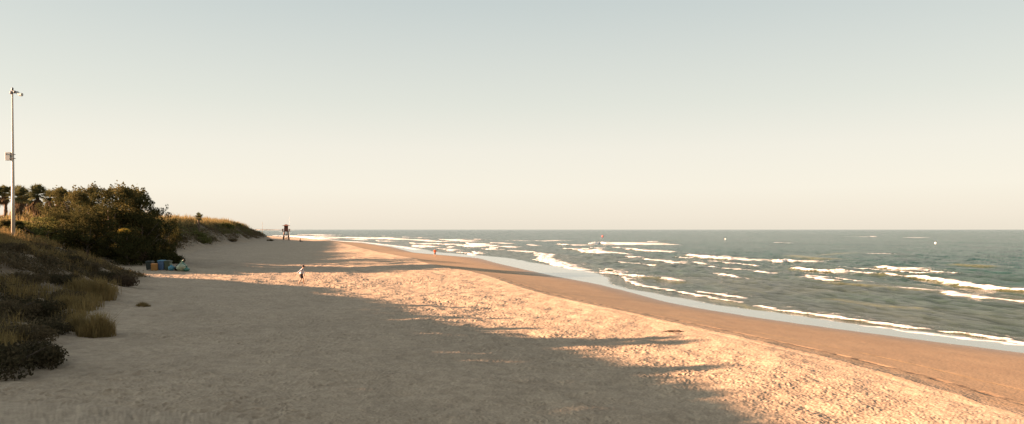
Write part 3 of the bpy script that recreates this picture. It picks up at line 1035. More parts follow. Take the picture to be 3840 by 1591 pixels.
grA = make_grass_clump('grass_clump', 81, 0.85, 1.15, m_grass, 1300, 0.022)
GR = [
    (365, 1255, 1.8, 1.0, 'nearest golden grass clump standing on the sand'),
    (290, 1240, 1.9, 0.8, 'golden grass clump touching the left side of the nearest clump'),
    (350, 1120, 2.2, 1.3, 'golden grass clump on the slope, second nearest to the open sand'),
    (290, 1110, 2.6, 1.1, 'dull golden grass clump uphill left of the second nearest clump'),
    (250, 1165, 2.3, 0.8, 'small olive grass clump between the two big golden clumps'),
    (535, 1150, 1.7, 0.5, 'thin sparse grass tuft out on the open sand'),
    (180, 905, 5.5, 0.7, 'sunlit grass clump on the crest right of the pale pole'),
    (90, 893, 5.6, 0.8, 'sunlit golden grass clump at the foot of the pale pole'),
    (15, 890, 5.6, 0.8, 'sunlit grass clump on the crest at the left edge of the photo'),
]
for px, py, z, s, lab in GR:
    X, Y = P(px, py, z)
    for _ in range(12):
        z = 0.5 * z + 0.5 * gz(X, Y)
        X, Y = P(px, py, min(z, CAMZ - 0.15))
    if Y > 62:
        Y = 57.0; X = XatY(px, Y)
    place(grA, used, X, Y, gz(X, Y) - 0.03, (s, s, s if s != 0.5 else 0.3), random.uniform(0, 6.28), lab, 'grass clump', 'golden grass clumps')

# yellow-flowered bushes in the shade of the grove
shY = make_shrub('shrub', 75, 0.9, 0.9, m_yellow, 1200, 0.12)
for px, py, Y, s, lab in [(606, 898, 96, 0.9, 'bright yellow low bush on the sandy bank right of the grove'), (466, 866, 86, 0.8, 'small yellow-green bush glowing in the dark of the grove')]:
    X = XatY(px, Y)
    zz = ZatY(py + 8, Y)
    place(shY, used, X, Y, max(gz(X, Y) - 0.05, zz) if px < 500 else gz(X, Y) - .05, s, 1.0, lab, 'shrub', 'yellow bushes')


def scatter(n, box, keep, seed):
    r = np.random.default_rng(seed)
    X = r.uniform(box[0], box[1], n)
    Y = r.uniform(box[2], box[3], n)
    z, u, db, df, t = terrain(X, Y, False)
    k = keep(X, Y, -df, r)
    return X[k], Y[k], z[k], r


def tufts(name, label, n, box, keep, seed, per, spread, hh, wd, m, leafy=False):
    X, Y, Z, r = scatter(n, box, keep, seed)
    k = len(X)
    base = np.stack([X, Y, Z - 0.03], 1)
    base = np.repeat(base, per, 0) + np.concatenate([r.normal(0, spread, (k * per, 2)), np.zeros((k * per, 1))], 1)
    sc = np.repeat(hh * (0.5 + r.random(k)), per)
    if leafy:
        base[:, 2] += np.abs(r.normal(0, 0.5, k * per)) * sc * 0.6
        V, Q = leaves(base, wd, r, 0.5, up=0.6)
    else:
        V, Q = blades(base, sc * (0.6 + 0.6 * r.random(k * per)), r, wd)
    o = link_mesh(name, mesh_np(name, V, Q), m)
    tag(o, label, 'dune plants', kind='stuff')
    return o

nz = lambda X, Y, s, o: samp(T_BIG, X * s + o, Y * s)
fr = lambda X, Y: X > -0.74 * Y - 2
tufts('dune_undergrowth', 'low brown scrub covering the face of the near dune', 22000, (-46, -12, 18, 69),
      lambda X, Y, d, r: (d > 1.5) & (d < 20) & (nz(X, Y, 1.6, 5) + r.normal(0, .3, len(X)) > -0.45) & fr(X, Y), 101, 30, 0.28, 0.40, 0.15, m_scrub, True)
tufts('dune_grass', 'thin dry grass growing through the scrub of the near dune', 14000, (-46, -12, 18, 69),
      lambda X, Y, d, r: (d > 0.9) & (d < 20) & (nz(X, Y, 1.9, 25) + r.normal(0, .4, len(X)) > 0.5) & fr(X, Y), 102, 16, 0.16, 0.55, 0.028, m_grass)
tufts('dark_dune_undergrowth', 'dark grey-green scrub in patches on the near dune', 9000, (-46, -12, 18, 69),
      lambda X, Y, d, r: (d > 1.5) & (d < 20) & (nz(X, Y, 2.2, 77) + r.normal(0, .3, len(X)) > 0.4) & fr(X, Y), 107, 30, 0.30, 0.55, 0.15, m_scrubd, True)
tufts('crest_grass', 'sunlit dry grass along the crest of the near dune', 5000, (-58, -34, 46, 66),
      lambda X, Y, d, r: (d > 8.5) & (d < 24), 103, 18, 0.2, 0.6, 0.03, m_grass)
tufts('far_dune_undergrowth', 'dark green and brown scrub on the face of the far dune', 22000, (-150, -52, 96, 335),
      lambda X, Y, d, r: (d > 2.2) & (d < 26) & (nz(X, Y, 0.9, 60) * 1.0 + r.normal(0, .35, len(X)) > 0.6 - d * 0.42), 104, 26, 0.6, 0.95, 0.30, m_scrub, True)
tufts('far_dune_green_scrub', 'dark green bushy scrub in patches on the far dune', 12000, (-150, -52, 96, 335),
      lambda X, Y, d, r: (d > 4.0) & (d < 26) & (nz(X, Y, 0.8, 15) + r.normal(0, .25, len(X)) > -0.1), 105, 30, 0.7, 1.3, 0.30, m_green, True)
tufts('reed_bed', 'tall golden reeds along the crest of the far dune', 12000, (-150, -60, 98, 318),
      lambda X, Y, d, r: (d > 9.0) & (d < 22), 106, 16, 0.45, 1.5, 0.06, m_reed)

shE = make_shrub('shrub', 76, 2.2, 1.6, m_green, 2200, 0.24)
shF = make_shrub('shrub', 77, 2.0, 0.9, m_scrub, 2200, 0.18)
FD = [(shE, 985, 285, 1.5, 10, 'dark rounded shrub at the seaward end of the far dune, closest to the lookout tower'),
      (shE, 930, 240, 1.5, 7, 'dark green shrub near the seaward end of the far dune'),
      (shF, 940, 215, 1.1, 1.5, 'low brown shrub on bare sand below the seaward end of the far dune'),
      (shF, 1050, 285, 0.9, -2.5, 'last small tuft shrub on the beach in front of the lookout tower'),
      (shE, 860, 178, 1.3, 5, 'dark green shrub running down the middle of the far dune face'),
      (shE, 846, 170, 1.1, 2.2, 'lowest dark shrub at the foot of the far dune face'),
      (shF, 780, 150, 1.1, 4, 'reddish brown shrub on the far dune face'),
      (shF, 720, 128, 0.8, 3, 'small shrub on the sand slope left of the far dune face'),
      (shF, 690, 118, 0.8, 2.5, 'small dark shrub on the bare slope beside the grove'),
      (shE, 700, 140, 1.2, 8, 'green shrub below the reeds at the near end of the far dune')]
for pr, px, Y, s, inl, lab in FD:
    X = float(cv(C_FOOT, np.array(Y))) - inl * 1.1
    shrub_at(pr, 0, 0, 0, s, lab, 1.0, 'shrubs on the far dune', X=X, Y=Y)

# ------------------------------------------------------------------ pole with cameras
def camera_pole():
    Y = 57.0
    x = XatY(50, Y)
    z0 = gz(x, Y)
    top = ZatY(345, Y)
    H = top - z0
    root = empty('camera_pole', (x, Y, z0))
    ln = XatY(46.5, Y) - x
    mb = MB().tube([(0, 0, -0.3), (ln * .3, 0, H * .3), (ln, 0, H)], [0.145, 0.115, 0.055], 14)
    mb.build('shaft', m_pole, root, True)
    MB().box((0, 0, 0.03), (0.5, 0.5, 0.06)).box((0, 0, 0.10), (0.32, 0.32, 0.08), None, 0.7).build('base_plate', m_grey, root)
    zb = ZatY(587, Y) - z0
    lx = ln * zb / H
    b = MB().box((lx - 0.33, -0.02, zb), (0.40, 0.26, 0.64)).build('junction_box', m_box, root, bevel=0.015)
    MB().box((lx - 0.40, -0.158, zb + 0.17), (0.10, 0.012, 0.10)).build('vent', m_black, b)
    for k in (-0.16, 0.16):
        MB().box((lx - 0.02, -0.02, zb + k), (0.34, 0.28, 0.045)).tube([(lx + 0.13, -0.02, zb + k), (lx + 0.24, -0.02, zb + k)], 0.012, 6).build('bracket', m_grey, root)
    MB().tube([(ln, 0, H - 0.05), (ln, 0, H + 0.14)], 0.035, 8).build('top_pin', m_grey, root)
    MB().ball((ln, 0, H + 0.24), (0.085, 0.085, 0.12), 12, 8).tube([(ln, 0, H + 0.1), (ln, 0, H + 0.2)], [0.10, 0.05], 10).build('sensor', m_grey, root, True)
    h = MB().box((ln + 0.13, 0, H - 0.03), (0.62, 0.18, 0.13)).ball((ln - 0.06, -0.04, H - 0.06), 0.13, 12, 8).ball((ln + 0.22, -0.05, H - 0.02), 0.12, 12, 8).build('camera_housing', m_grey, root)
    MB().tube([(ln + 0.36, -0.02, H - 0.05), (ln + 0.62, -0.05, H - 0.22), (ln + 0.82, -0.08, H - 0.24)], [0.09, 0.12, 0.13], 10).build('camera_barrel', m_box, h)
    tag(root, 'tall pale camera pole with a grey box halfway up, on the dune crest', 'pole')

camera_pole()

# ------------------------------------------------------------------ lookout tower
def tower():
    Y = 325.0
    x = XatY(1073, Y)
    z0 = ZatY(898.5, Y)
    zg = gz(x, Y)
    root = empty('lookout_tower', (x, Y, zg), math.radians(12))
    dz = z0 - zg
    zf = 3.55 + dz
    tops = {}
    for sx in (-1, 1):
        for sy in (-1, 1):
            a = (sx * 1.28, sy * 1.28, -0.25)
            b_ = (sx * 0.78, sy * 0.78, zf)
            tops[(sx, sy)] = (a, b_)
            MB().bar(a, b_, 0.30, 0.30).build('leg', m_legwood, root)

    def at(s, z):
        a, b_ = tops[s]
        t = (z + 0.25) / (zf + 0.25)
        return tuple(a[i] + (b_[i] - a[i]) * t for i in range(3))
    for s1, s2 in (((-1, -1), (1, -1)), ((1, -1), (1, 1)), ((1, 1), (-1, 1)), ((-1, 1), (-1, -1))):
        mb = MB()
        off = 0.0
        for z1, z2 in ((0.1, 1.1), (1.15, 3.0)):
            mb.bar(at(s1, z1 if z1 > .5 else 1.0), at(s2, z2 if z1 > .5 else 0.2), 0.20, 0.08)
            mb.bar(at(s2, z1 if z1 > .5 else 1.0), at(s1, z2 if z1 > .5 else 0.2), 0.19, 0.09)
        mb.build('cross_brace', m_legwood, root)
    MB().box((0, 0, zf + 0.08), (3.2, 3.0, 0.16)).build('platform', m_towerwood, root)
    # railing of posts, rails and boards on the two ends
    for sx in (-1, 1):
        mb = MB()
        for y_ in (-1.45, -0.5, 0.5, 1.45):
            mb.box((sx * 1.53, y_, zf + 0.16 + 0.55), (0.09, 0.09, 1.10))
        for z_ in (0.35, 0.62, 0.89, 1.16):
            mb.box((sx * 1.575, 0, zf + z_ + 0.02), (0.04, 3.0, 0.17))
        for sy in (-1, 1):
            for z_ in (0.38, 0.66, 0.94, 1.18):
                mb.box((sx * 1.17, sy * 1.485, zf + z_), (0.62, 0.04, 0.10))
        mb.build('railing', m_towerwood, root)
    cabin = MB().box((0, 0, zf + 0.16 + 1.25), (1.62, 1.7, 2.5)).build('cabin', m_towerdark, root)
    for k in range(7):
        pass
    mb = MB()
    for k in range(9):
        mb.box((-0.72 + k * 0.18, -0.862, zf + 0.16 + 1.25), (0.15, 0.02, 2.46))
    mb.build('cladding', m_towerwood, cabin)
    MB().box((0, -0.885, zf + 1.95), (0.9, 0.03, 0.7)).build('window_shutter', m_towerdark, cabin)
    rb = bmesh.new()
    r1, zr = 1.62, zf + 2.68
    vs = [rb.verts.new((sx * r1, sy * r1, zr)) for sx, sy in ((-1, -1), (1, -1), (1, 1), (-1, 1))]
    vm = [rb.verts.new((sx * 0.8, sy * 0.8, zr + 0.30)) for sx, sy in ((-1, -1), (1, -1), (1, 1), (-1, 1))]
    vt = [rb.verts.new((sx * 0.25, sy * 0.25, zr + 0.62)) for sx, sy in ((-1, -1), (1, -1), (1, 1), (-1, 1))]
    vb = [rb.verts.new((sx * r1, sy * r1, zr - 0.07)) for sx, sy in ((-1, -1), (1, -1), (1, 1), (-1, 1))]
    for a, b_ in ((vb, vs), (vs, vm), (vm, vt)):
        for i in range(4):
            rb.faces.new((a[i], a[(i + 1) % 4], b_[(i + 1) % 4], b_[i]))
    rb.faces.new(vt)
    rb.faces.new(vb[::-1])
    me = bpy.data.meshes.new('roof')
    bmesh.ops.recalc_face_normals(rb, faces=rb.faces)
    rb.to_mesh(me)
    rb.free()
    link_mesh('roof', me, m_roof, root)
    # ladder at the back
    mb = MB()
    for s in (-0.22, 0.22):
        mb.bar((s, 2.3, -0.1), (s, 1.45, zf + 0.1), 0.07, 0.05)
    for k in range(11):
        t = (k + 0.5) / 11
        mb.bar((-0.22, 2.3 - 0.85 * t, -0.1 + (zf + 0.2) * t), (0.22, 2.3 - 0.85 * t, -0.1 + (zf + 0.2) * t), 0.05, 0.04)
    mb.build('ladder', m_legwood, root)
    tag(root, 'brown wooden lifeguard lookout tower on crossed stilts with a low pointed roof', 'tower')
    x2 = XatY(1085, Y + 3)
    fp = MB().tube([(0, 0, -0.3), (0, 0, ZatY(815, Y) - gz(x2, Y + 3))], [0.05, 0.03], 8).build('flagpole', simple('white_paint', (0.75, 0.72, 0.66), 0.4, 0.1), None)
    fp.location = (x2, Y + 3, gz(x2, Y + 3))
    tag(fp, 'thin white flagpole standing right beside the lookout tower', 'flagpole')
    x3 = XatY(984, 420)
    mp = MB().tube([(0, 0, 0), (0, 0, ZatY(833, 420) - gz(x3, 420))], [0.14, 0.08], 8).build('mast', m_grey, None)
    mp.location = (x3, 420, gz(x3, 420))
    tag(mp, 'thin grey mast rising behind the crest of the far dune', 'mast')

tower()

# ------------------------------------------------------------------ bins and rubbish bags
def wheelie_bin(loc, w_, d_, h_, body_m, lid_m, label, rz=0.0):
    root = empty('wheelie_bin', loc, rz)
    bm = bmesh.new()
    def ring(wx, wy, z):
        return [bm.verts.new((sx * wx / 2, sy * wy / 2, z)) for sx, sy in ((-1, -1), (1, -1), (1, 1), (-1, 1))]
    rs = [ring(w_ * .74, d_ * .72, 0.06), ring(w_ * .92, d_ * .95, h_ * .84), ring(w_, d_, h_ * .84), ring(w_, d_, h_ * .90), ring(w_ * .9, d_ * .9, h_ * .90)]
    for a, b_ in zip(rs, rs[1:]):
        for i in range(4):
            bm.faces.new((a[i], a[(i + 1) % 4], b_[(i + 1) % 4], b_[i]))
    bm.faces.new(rs[0][::-1]); bm.faces.new(rs[-1])
    me = bpy.data.meshes.new('body')
    bmesh.ops.recalc_face_normals(bm, faces=bm.faces)
    bm.to_mesh(me); bm.free()
    body = link_mesh('body', me, body_m, root)
    bv = body.modifiers.new('bevel', 'BEVEL'); bv.width = 0.02; bv.segments = 2
    lid = MB().box((0, 0, h_ * .90 + 0.035), (w_ * 1.02, d_ * 1.04, 0.06)).box((0, 0, h_ * .90 + 0.085), (w_ * .9, d_ * .9, 0.045), None, 0.8).build('lid', lid_m, root, bevel=0.012)
    MB().tube([(-w_ * .4, d_ * .56, h_ * .88), (w_ * .4, d_ * .56, h_ * .88)], 0.02, 8).build('handle', body_m, root)
    for s in (-1, 1):
        MB().tube([(s * w_ * .42, d_ * .34, 0.10), (s * w_ * .50, d_ * .34, 0.10)], 0.10, 14).build('wheel', m_black, root)
    tag(root, label, 'bin', 'bins in front of the grove')


def bag(name, loc, r, h, m, label, knotm=None, seed=0, lean=0.0):
    root = empty(name, loc)
    rn = random.Random(seed)
    bm = bmesh.new()
    bmesh.ops.create_icosphere(bm, subdivisions=4, radius=1.0)
    ph = [rn.uniform(0, 6.28) for _ in range(8)]
    for v in bm.verts:
        p = v.co.copy()
        a = math.atan2(p.y, p.x)
        k = 1 + 0.06 * math.sin(3 * a + ph[0]) + 0.05 * math.sin(5 * a + ph[1] + p.z * 2) + 0.035 * math.sin(9 * a + 4 * p.z + ph[2]) + 0.03 * math.sin(7 * p.z + ph[3] + 3 * a)
        t = (p.z + 1) / 2
        pin = 1.0 if t < 0.6 else max(0.13, 1 - ((t - 0.6) / 0.4) ** 1.3 * 0.9)
        x, y = p.x * k * pin, p.y * k * pin
        z = t
        if t < 0.12:
            z = 0.12 * (t / 0.12) ** 0.5 * 0.6
            x *= 1.15; y *= 1.15
        v.co = Vector((x * r + lean * t * h, y * r, z * h))
    me = bpy.data.meshes.new('sack')
    bm.to_mesh(me); bm.free()
    link_mesh('sack', me, m, root, True)
    kb = MB()
    for k in range(7):
        a = k / 7 * 6.28
        kb.tube([(lean * h, 0, h * .95), (lean * h + math.cos(a) * 0.05, math.sin(a) * 0.05, h * 1.02), (lean * h + math.cos(a) * 0.12, math.sin(a) * 0.12, h * 1.02 + rn.uniform(0.03, 0.12))], [0.035, 0.02, 0.03], 6)
    kb.build('tied_neck', knotm or m, root)
    tag(root, label, 'rubbish bag', 'rubbish bags beside the bins')

m_binblk = simple('bin_black_green', (0.010, 0.020, 0.018), 0.45, 0.2)
m_binblue = simple('bin_blue', (0.05, 0.10, 0.19), 0.45, 0.2)
m_lidblue = simple('bin_lid_blue', (0.06, 0.20, 0.30), 0.45, 0.2)
m_bingreen = simple('bin_green', (0.045, 0.062, 0.035), 0.45, 0.2)
m_orange = simple('crate_orange', (0.36, 0.18, 0.045), 0.6, 0.25)
m_orange2 = simple('crate_orange_rim', (0.45, 0.22, 0.07), 0.6, 0.25)
m_bagblue = simple('bag_blue', (0.07, 0.22, 0.30), 0.35, 0.3)
m_bagpale = simple('bag_pale', (0.33, 0.36, 0.24), 0.35, 0.3)
m_bagteal = simple('bag_teal', (0.08, 0.21, 0.16), 0.35, 0.3)
m_bagblack = simple('bag_black', (0.012, 0.014, 0.02), 0.3, 0.2)
m_baggreen = simple('bag_green', (0.11, 0.22, 0.15), 0.35, 0.3)
YB = 80.0


def bx(px):
    return XatY(px, YB), YB, gz(XatY(px, YB), YB)

px1 = 1.12 * YB / F
zoff = 0.0
wheelie_bin(bx(562), 22 * px1, 0.72, 31 * px1, m_binblk, m_binblk, 'black-green wheelie bin, leftmost of the bins')
wheelie_bin(bx(607.5), 22 * px1, 0.72, 35 * px1, m_binblue, m_lidblue, 'blue wheelie bin between the orange crate and the green bin')
wheelie_bin(bx(630.5), 20 * px1, 0.70, 34 * px1, m_bingreen, m_bingreen, 'dull green wheelie bin next to the blue bin and the bags')


def crate():
    x, y, z = bx(586)
    y -= 0.3
    root = empty('orange_crate', (x, y, z), math.radians(8))
    w_, h_ = 21 * px1, 23 * px1
    mb = MB()
    mb.box((0, 0, h_ * .45), (w_ * .94, 0.55, h_ * .9))
    for k in range(5):
        mb.box((-w_ * .38 + k * w_ * .19, -0.285, h_ * .45), (0.03, 0.03, h_ * .8))
    mb.build('body', m_orange, root, bevel=0.04)
    MB().box((0, 0, h_ * .93), (w_, 0.62, h_ * .09)).box((0, 0, h_ * 1.0), (w_ * .9, 0.52, 0.05), None, .85).build('lid', m_orange2, root, bevel=0.02)
    tag(root, 'low orange lidded crate between the black-green bin and the blue bin', 'crate')

crate()
X_, Y_, Z_ = bx(647)
bag('rubbish_bag', (X_, Y_ - 0.3, Z_), 0.33, 0.72, m_bagblue, 'blue bag with a pale knotted top, touching the green bin', m_bagpale, 1)
X_, Y_, Z_ = bx(663)
bag('rubbish_bag', (X_, Y_, Z_), 0.29, 0.60, m_bagblack, 'black bag squeezed between the blue bag and the big pale bag', None, 2)
X_, Y_, Z_ = bx(682)
bag('rubbish_bag', (X_, Y_ - 0.2, Z_), 0.50, 0.92, m_bagpale, 'largest bag, pale greenish white, in the middle of the bag heap', None, 3)
bag('rubbish_bag', (X_ - 0.2, Y_ + 0.5, Z_), 0.42, 1.10, m_baggreen, 'translucent green bag sticking up behind the largest pale bag', None, 4)
X_, Y_, Z_ = bx(701)
bag('rubbish_bag', (X_, Y_ - 0.1, Z_), 0.36, 0.52, m_bagteal, 'small teal bag at the right end of the bag heap', None, 5)

# ------------------------------------------------------------------ people
def skin_body(name, joints, bones, m, parent, sub=1, root_j=None):
    me = bpy.data.meshes.new(name)
    names = list(joints)
    idx = {k: i for i, k in enumerate(names)}
    me.from_pydata([joints[k][0] for k in names], [(idx[a], idx[b_]) for a, b_ in bones], [])
    o = link_mesh(name, me, None, None)
    sk = o.modifiers.new('skin', 'SKIN')
    for i, k in enumerate(names):
        r = joints[k][1]
        me.skin_vertices[0].data[i].radius = r if hasattr(r, '__len__') else (r, r)
        me.skin_vertices[0].data[i].use_root = (k == (root_j or names[0]))
    ssm = o.modifiers.new('sub', 'SUBSURF')
    ssm.levels = ssm.render_levels = sub
    dg = bpy.context.evaluated_depsgraph_get()
    dg.update()
    me2 = bpy.data.meshes.new_from_object(o.evaluated_get(dg))
    bpy.data.objects.remove(o)
    return link_mesh(name, me2, m, parent, True)


def hand(J, Bn, wrist, hd, key, sidev):
    """five separate fingers and a side thumb on the wrist joint; hd = direction of the hand"""
    w0 = Vector(J[wrist][0]); d = Vector(hd).normalized(); s = Vector(sidev).normalized()
    palm = w0 + d * 0.06
    J[key + 'palm'] = (tuple(palm), (0.036, 0.018)); Bn.append((wrist, key + 'palm'))
    for i, (o, l) in enumerate(((-0.028, 0.066), (-0.010, 0.078), (0.010, 0.072), (0.028, 0.056))):
        k0, k1, k2 = f'{key}f{i}a', f'{key}f{i}b', f'{key}f{i}c'
        p0 = palm + s * o + d * 0.03
        bend = d.cross(s) * 0.3
        J[k0] = (tuple(p0), 0.0095); J[k1] = (tuple(p0 + d * l * .5 + bend * l * .15), 0.0088); J[k2] = (tuple(p0 + d * l * .85 + bend * l * .6), 0.0078)
        Bn += [(key + 'palm', k0), (k0, k1), (k1, k2)]
    t0, t1 = key + 't0', key + 't1'
    p = w0 + d * 0.03
    J[t0] = (tuple(p + s * -0.040 + d * 0.005), 0.011); J[t1] = (tuple(p + s * -0.062 + d * 0.045), 0.0095)
    Bn += [(wrist, t0), (t0, t1)]

m_skin = simple('skin', (0.32, 0.17, 0.10), 0.55, 0.1)
m_hair = simple('hair_dark_brown', (0.045, 0.020, 0.012), 0.6, 0.4, 20)
m_sweat = simple('grey_white_knit', (0.47, 0.48, 0.52), 0.85, 0.15, 12, bump=0.4)
m_short = simple('dark_shorts', (0.022, 0.020, 0.028), 0.8, 0.2)
m_shoe = simple('pale_shoe', (0.55, 0.45, 0.38), 0.7, 0.1)
m_shirt = simple('orange_shirt', (0.75, 0.13, 0.015), 0.75, 0.15)
m_short2 = simple('brown_shorts', (0.10, 0.04, 0.025), 0.8, 0.2)


def head_part(J, Bn, neck, hv, tilt):
    """skull, chin and nose chained off the neck; tilt = forward vector of the face"""
    n0 = Vector(hv)
    t = Vector(tilt).normalized()
    J['skull'] = (tuple(n0 + Vector((0, 0, 0.13)) - t * 0.01), (0.082, 0.092))
    J['crown'] = (tuple(n0 + Vector((0, 0, 0.19)) - t * 0.015), (0.070, 0.078))
    J['jaw'] = (tuple(n0 + Vector((0, 0, 0.055)) + t * 0.045), (0.050, 0.045))
    Bn += [(neck, 'skull'), ('skull', 'crown'), ('skull', 'jaw')]
    J['nose'] = (tuple(n0 + Vector((0, 0, 0.105)) + t * 0.105), 0.011)
    Bn += [('skull', 'nose')]


def face_parts(root, hv, t, side, skin):
    """eyes, mouth and ears as small meshes at the head"""
    n0, t, s = Vector(hv), Vector(t).normalized(), Vector(side).normalized()
    for q in (1, -1):
        MB().ball(n0 + t * .078 + s * .03 * q + Vector((0, 0, .12)), 0.012, 8, 6).build('eye', m_black, root)
        MB().ball(n0 + s * .082 * q + Vector((0, 0, .115)), (0.018, 0.012, 0.03), 8, 6).build('ear', skin, root)
    MB().ball(n0 + t * .088 + Vector((0, 0, .062)), (0.022, 0.022, 0.006), 8, 6).build('mouth', m_red_lip, root)

m_red_lip = simple('lips', (0.25, 0.08, 0.06), 0.5, 0.1)


def person_walking():
    X, Y = -19.4, 66.0
    for _ in range(10):
        z = gz(X, Y)
        X, Y = P(1130, 1066.5, z)
    hgt = 71.5 * Y / F
    root = empty('person', (X, Y, gz(X, Y)), 0.25)
    k = hgt / 1.70
    root.scale = (k, k, k)
    J, Bn = {}, []
    J['pelvis'] = ((0, 0, 0.88), (0.13, 0.15)); J['waist'] = ((0.03, 0, 1.05), (0.115, 0.14)); J['chest'] = ((0.09, 0, 1.24), (0.125, 0.165)); J['neckb'] = ((0.13, 0, 1.39), (0.06, 0.07)); J['neck'] = ((0.17, 0, 1.46), 0.052)
    Bn += [('pelvis', 'waist'), ('waist', 'chest'), ('chest', 'neckb'), ('neckb', 'neck')]
    hv = (0.185, 0, 1.46)
    face = (0.85, 0.1, -0.45)
    head_part(J, Bn, 'neck', hv, face)
    # legs in mid stride
    J['hipL'] = ((0.0, 0.09, 0.84), 0.095); J['kneeL'] = ((0.16, 0.10, 0.48), 0.062); J['calfL'] = ((0.16, 0.10, 0.34), 0.056); J['ankL'] = ((0.20, 0.10, 0.08), 0.036); J['toeL'] = ((0.36, 0.11, 0.03), (0.040, 0.028))
    J['hipR'] = ((-0.01, -0.09, 0.84), 0.095); J['kneeR'] = ((-0.02, -0.10, 0.47), 0.062); J['calfR'] = ((-0.10, -0.10, 0.34), 0.056); J['ankR'] = ((-0.24, -0.10, 0.12), 0.036); J['toeR'] = ((-0.14, -0.11, 0.03), (0.040, 0.028))
    for s in 'LR':
        Bn += [('pelvis', 'hip' + s), ('hip' + s, 'knee' + s), ('knee' + s, 'calf' + s), ('calf' + s, 'ank' + s), ('ank' + s, 'toe' + s)]
    # arm nearest the camera swings back, the other forward
    J['shR'] = ((0.08, -0.19, 1.35), 0.058); J['elR'] = ((-0.17, -0.30, 1.15), 0.044); J['wrR'] = ((-0.40, -0.32, 0.97), 0.028)
    J['shL'] = ((0.10, 0.19, 1.35), 0.058); J['elL'] = ((0.17, 0.25, 1.09), 0.044); J['wrL'] = ((0.25, 0.20, 0.86), 0.028)
    for s in 'LR':
        Bn += [('chest', 'sh' + s), ('sh' + s, 'el' + s), ('el' + s, 'wr' + s)]
    sj = {q: J[q] for q in ('waist', 'chest', 'neckb', 'shR', 'elR', 'wrR', 'shL', 'elL', 'wrL')}
    hand(J, Bn, 'wrR', (-0.6, -0.1, -0.8), 'r', (0.6, 0.2, -0.4))
    hand(J, Bn, 'wrL', (0.3, 0.0, -0.95), 'l', (0.95, 0.1, 0.3))
    skin_body('body', J, Bn, m_skin, root, 1)
    S = {}
    S['hem'] = ((0.0, 0, 0.84), (0.165, 0.205)); S['waist'] = ((0.02, 0, 1.03), (0.165, 0.20)); S['chest'] = ((0.085, 0, 1.24), (0.165, 0.205)); S['neckb'] = ((0.13, 0, 1.385), (0.085, 0.095))
    for s in 'LR':
        S['sh' + s] = (J['sh' + s][0], 0.085); S['el' + s] = (J['el' + s][0], 0.068)
        a, b_ = Vector(J['el' + s][0]), Vector(J['wr' + s][0])
        S['wr' + s] = (tuple(a + (b_ - a) * 0.93), 0.045)
    SB = [('hem', 'waist'), ('waist', 'chest'), ('chest', 'neckb')] + [('chest', 'sh' + s) for s in 'LR'] + [('sh' + s, 'el' + s) for s in 'LR'] + [('el' + s, 'wr' + s) for s in 'LR']
    skin_body('sweatshirt', S, SB, m_sweat, root, 1)
    T = {'top': ((0.0, 0, 0.87), (0.145, 0.175))}
    TB = []
    for s, sg in (('L', 1), ('R', -1)):
        T['h' + s] = ((0.0, sg * 0.095, 0.80), 0.115)
        a, b_ = Vector(J['hip' + s][0]), Vector(J['knee' + s][0])
        T['k' + s] = (tuple(a + (b_ - a) * 0.95), 0.078)
        TB += [('top', 'h' + s), ('h' + s, 'k' + s)]
    skin_body('shorts', T, TB, m_short, root, 1)
    hb = MB()
    hb.ball((0.165, 0, 1.615), (0.115, 0.10, 0.105), 14, 10, 0.05, 3).ball((0.10, 0.0, 1.63), (0.075, 0.075, 0.07), 10, 8, 0.08, 4).ball((0.25, -0.02, 1.62), (0.06, 0.08, 0.05), 10, 8, 0.08, 4)
    hb.build('hair', m_hair, root, True)
    face_parts(root, hv, face, (-0.1, 1, 0), m_skin)
    tag(root, 'person in a pale grey sweatshirt and dark shorts walking with head bowed', 'person')


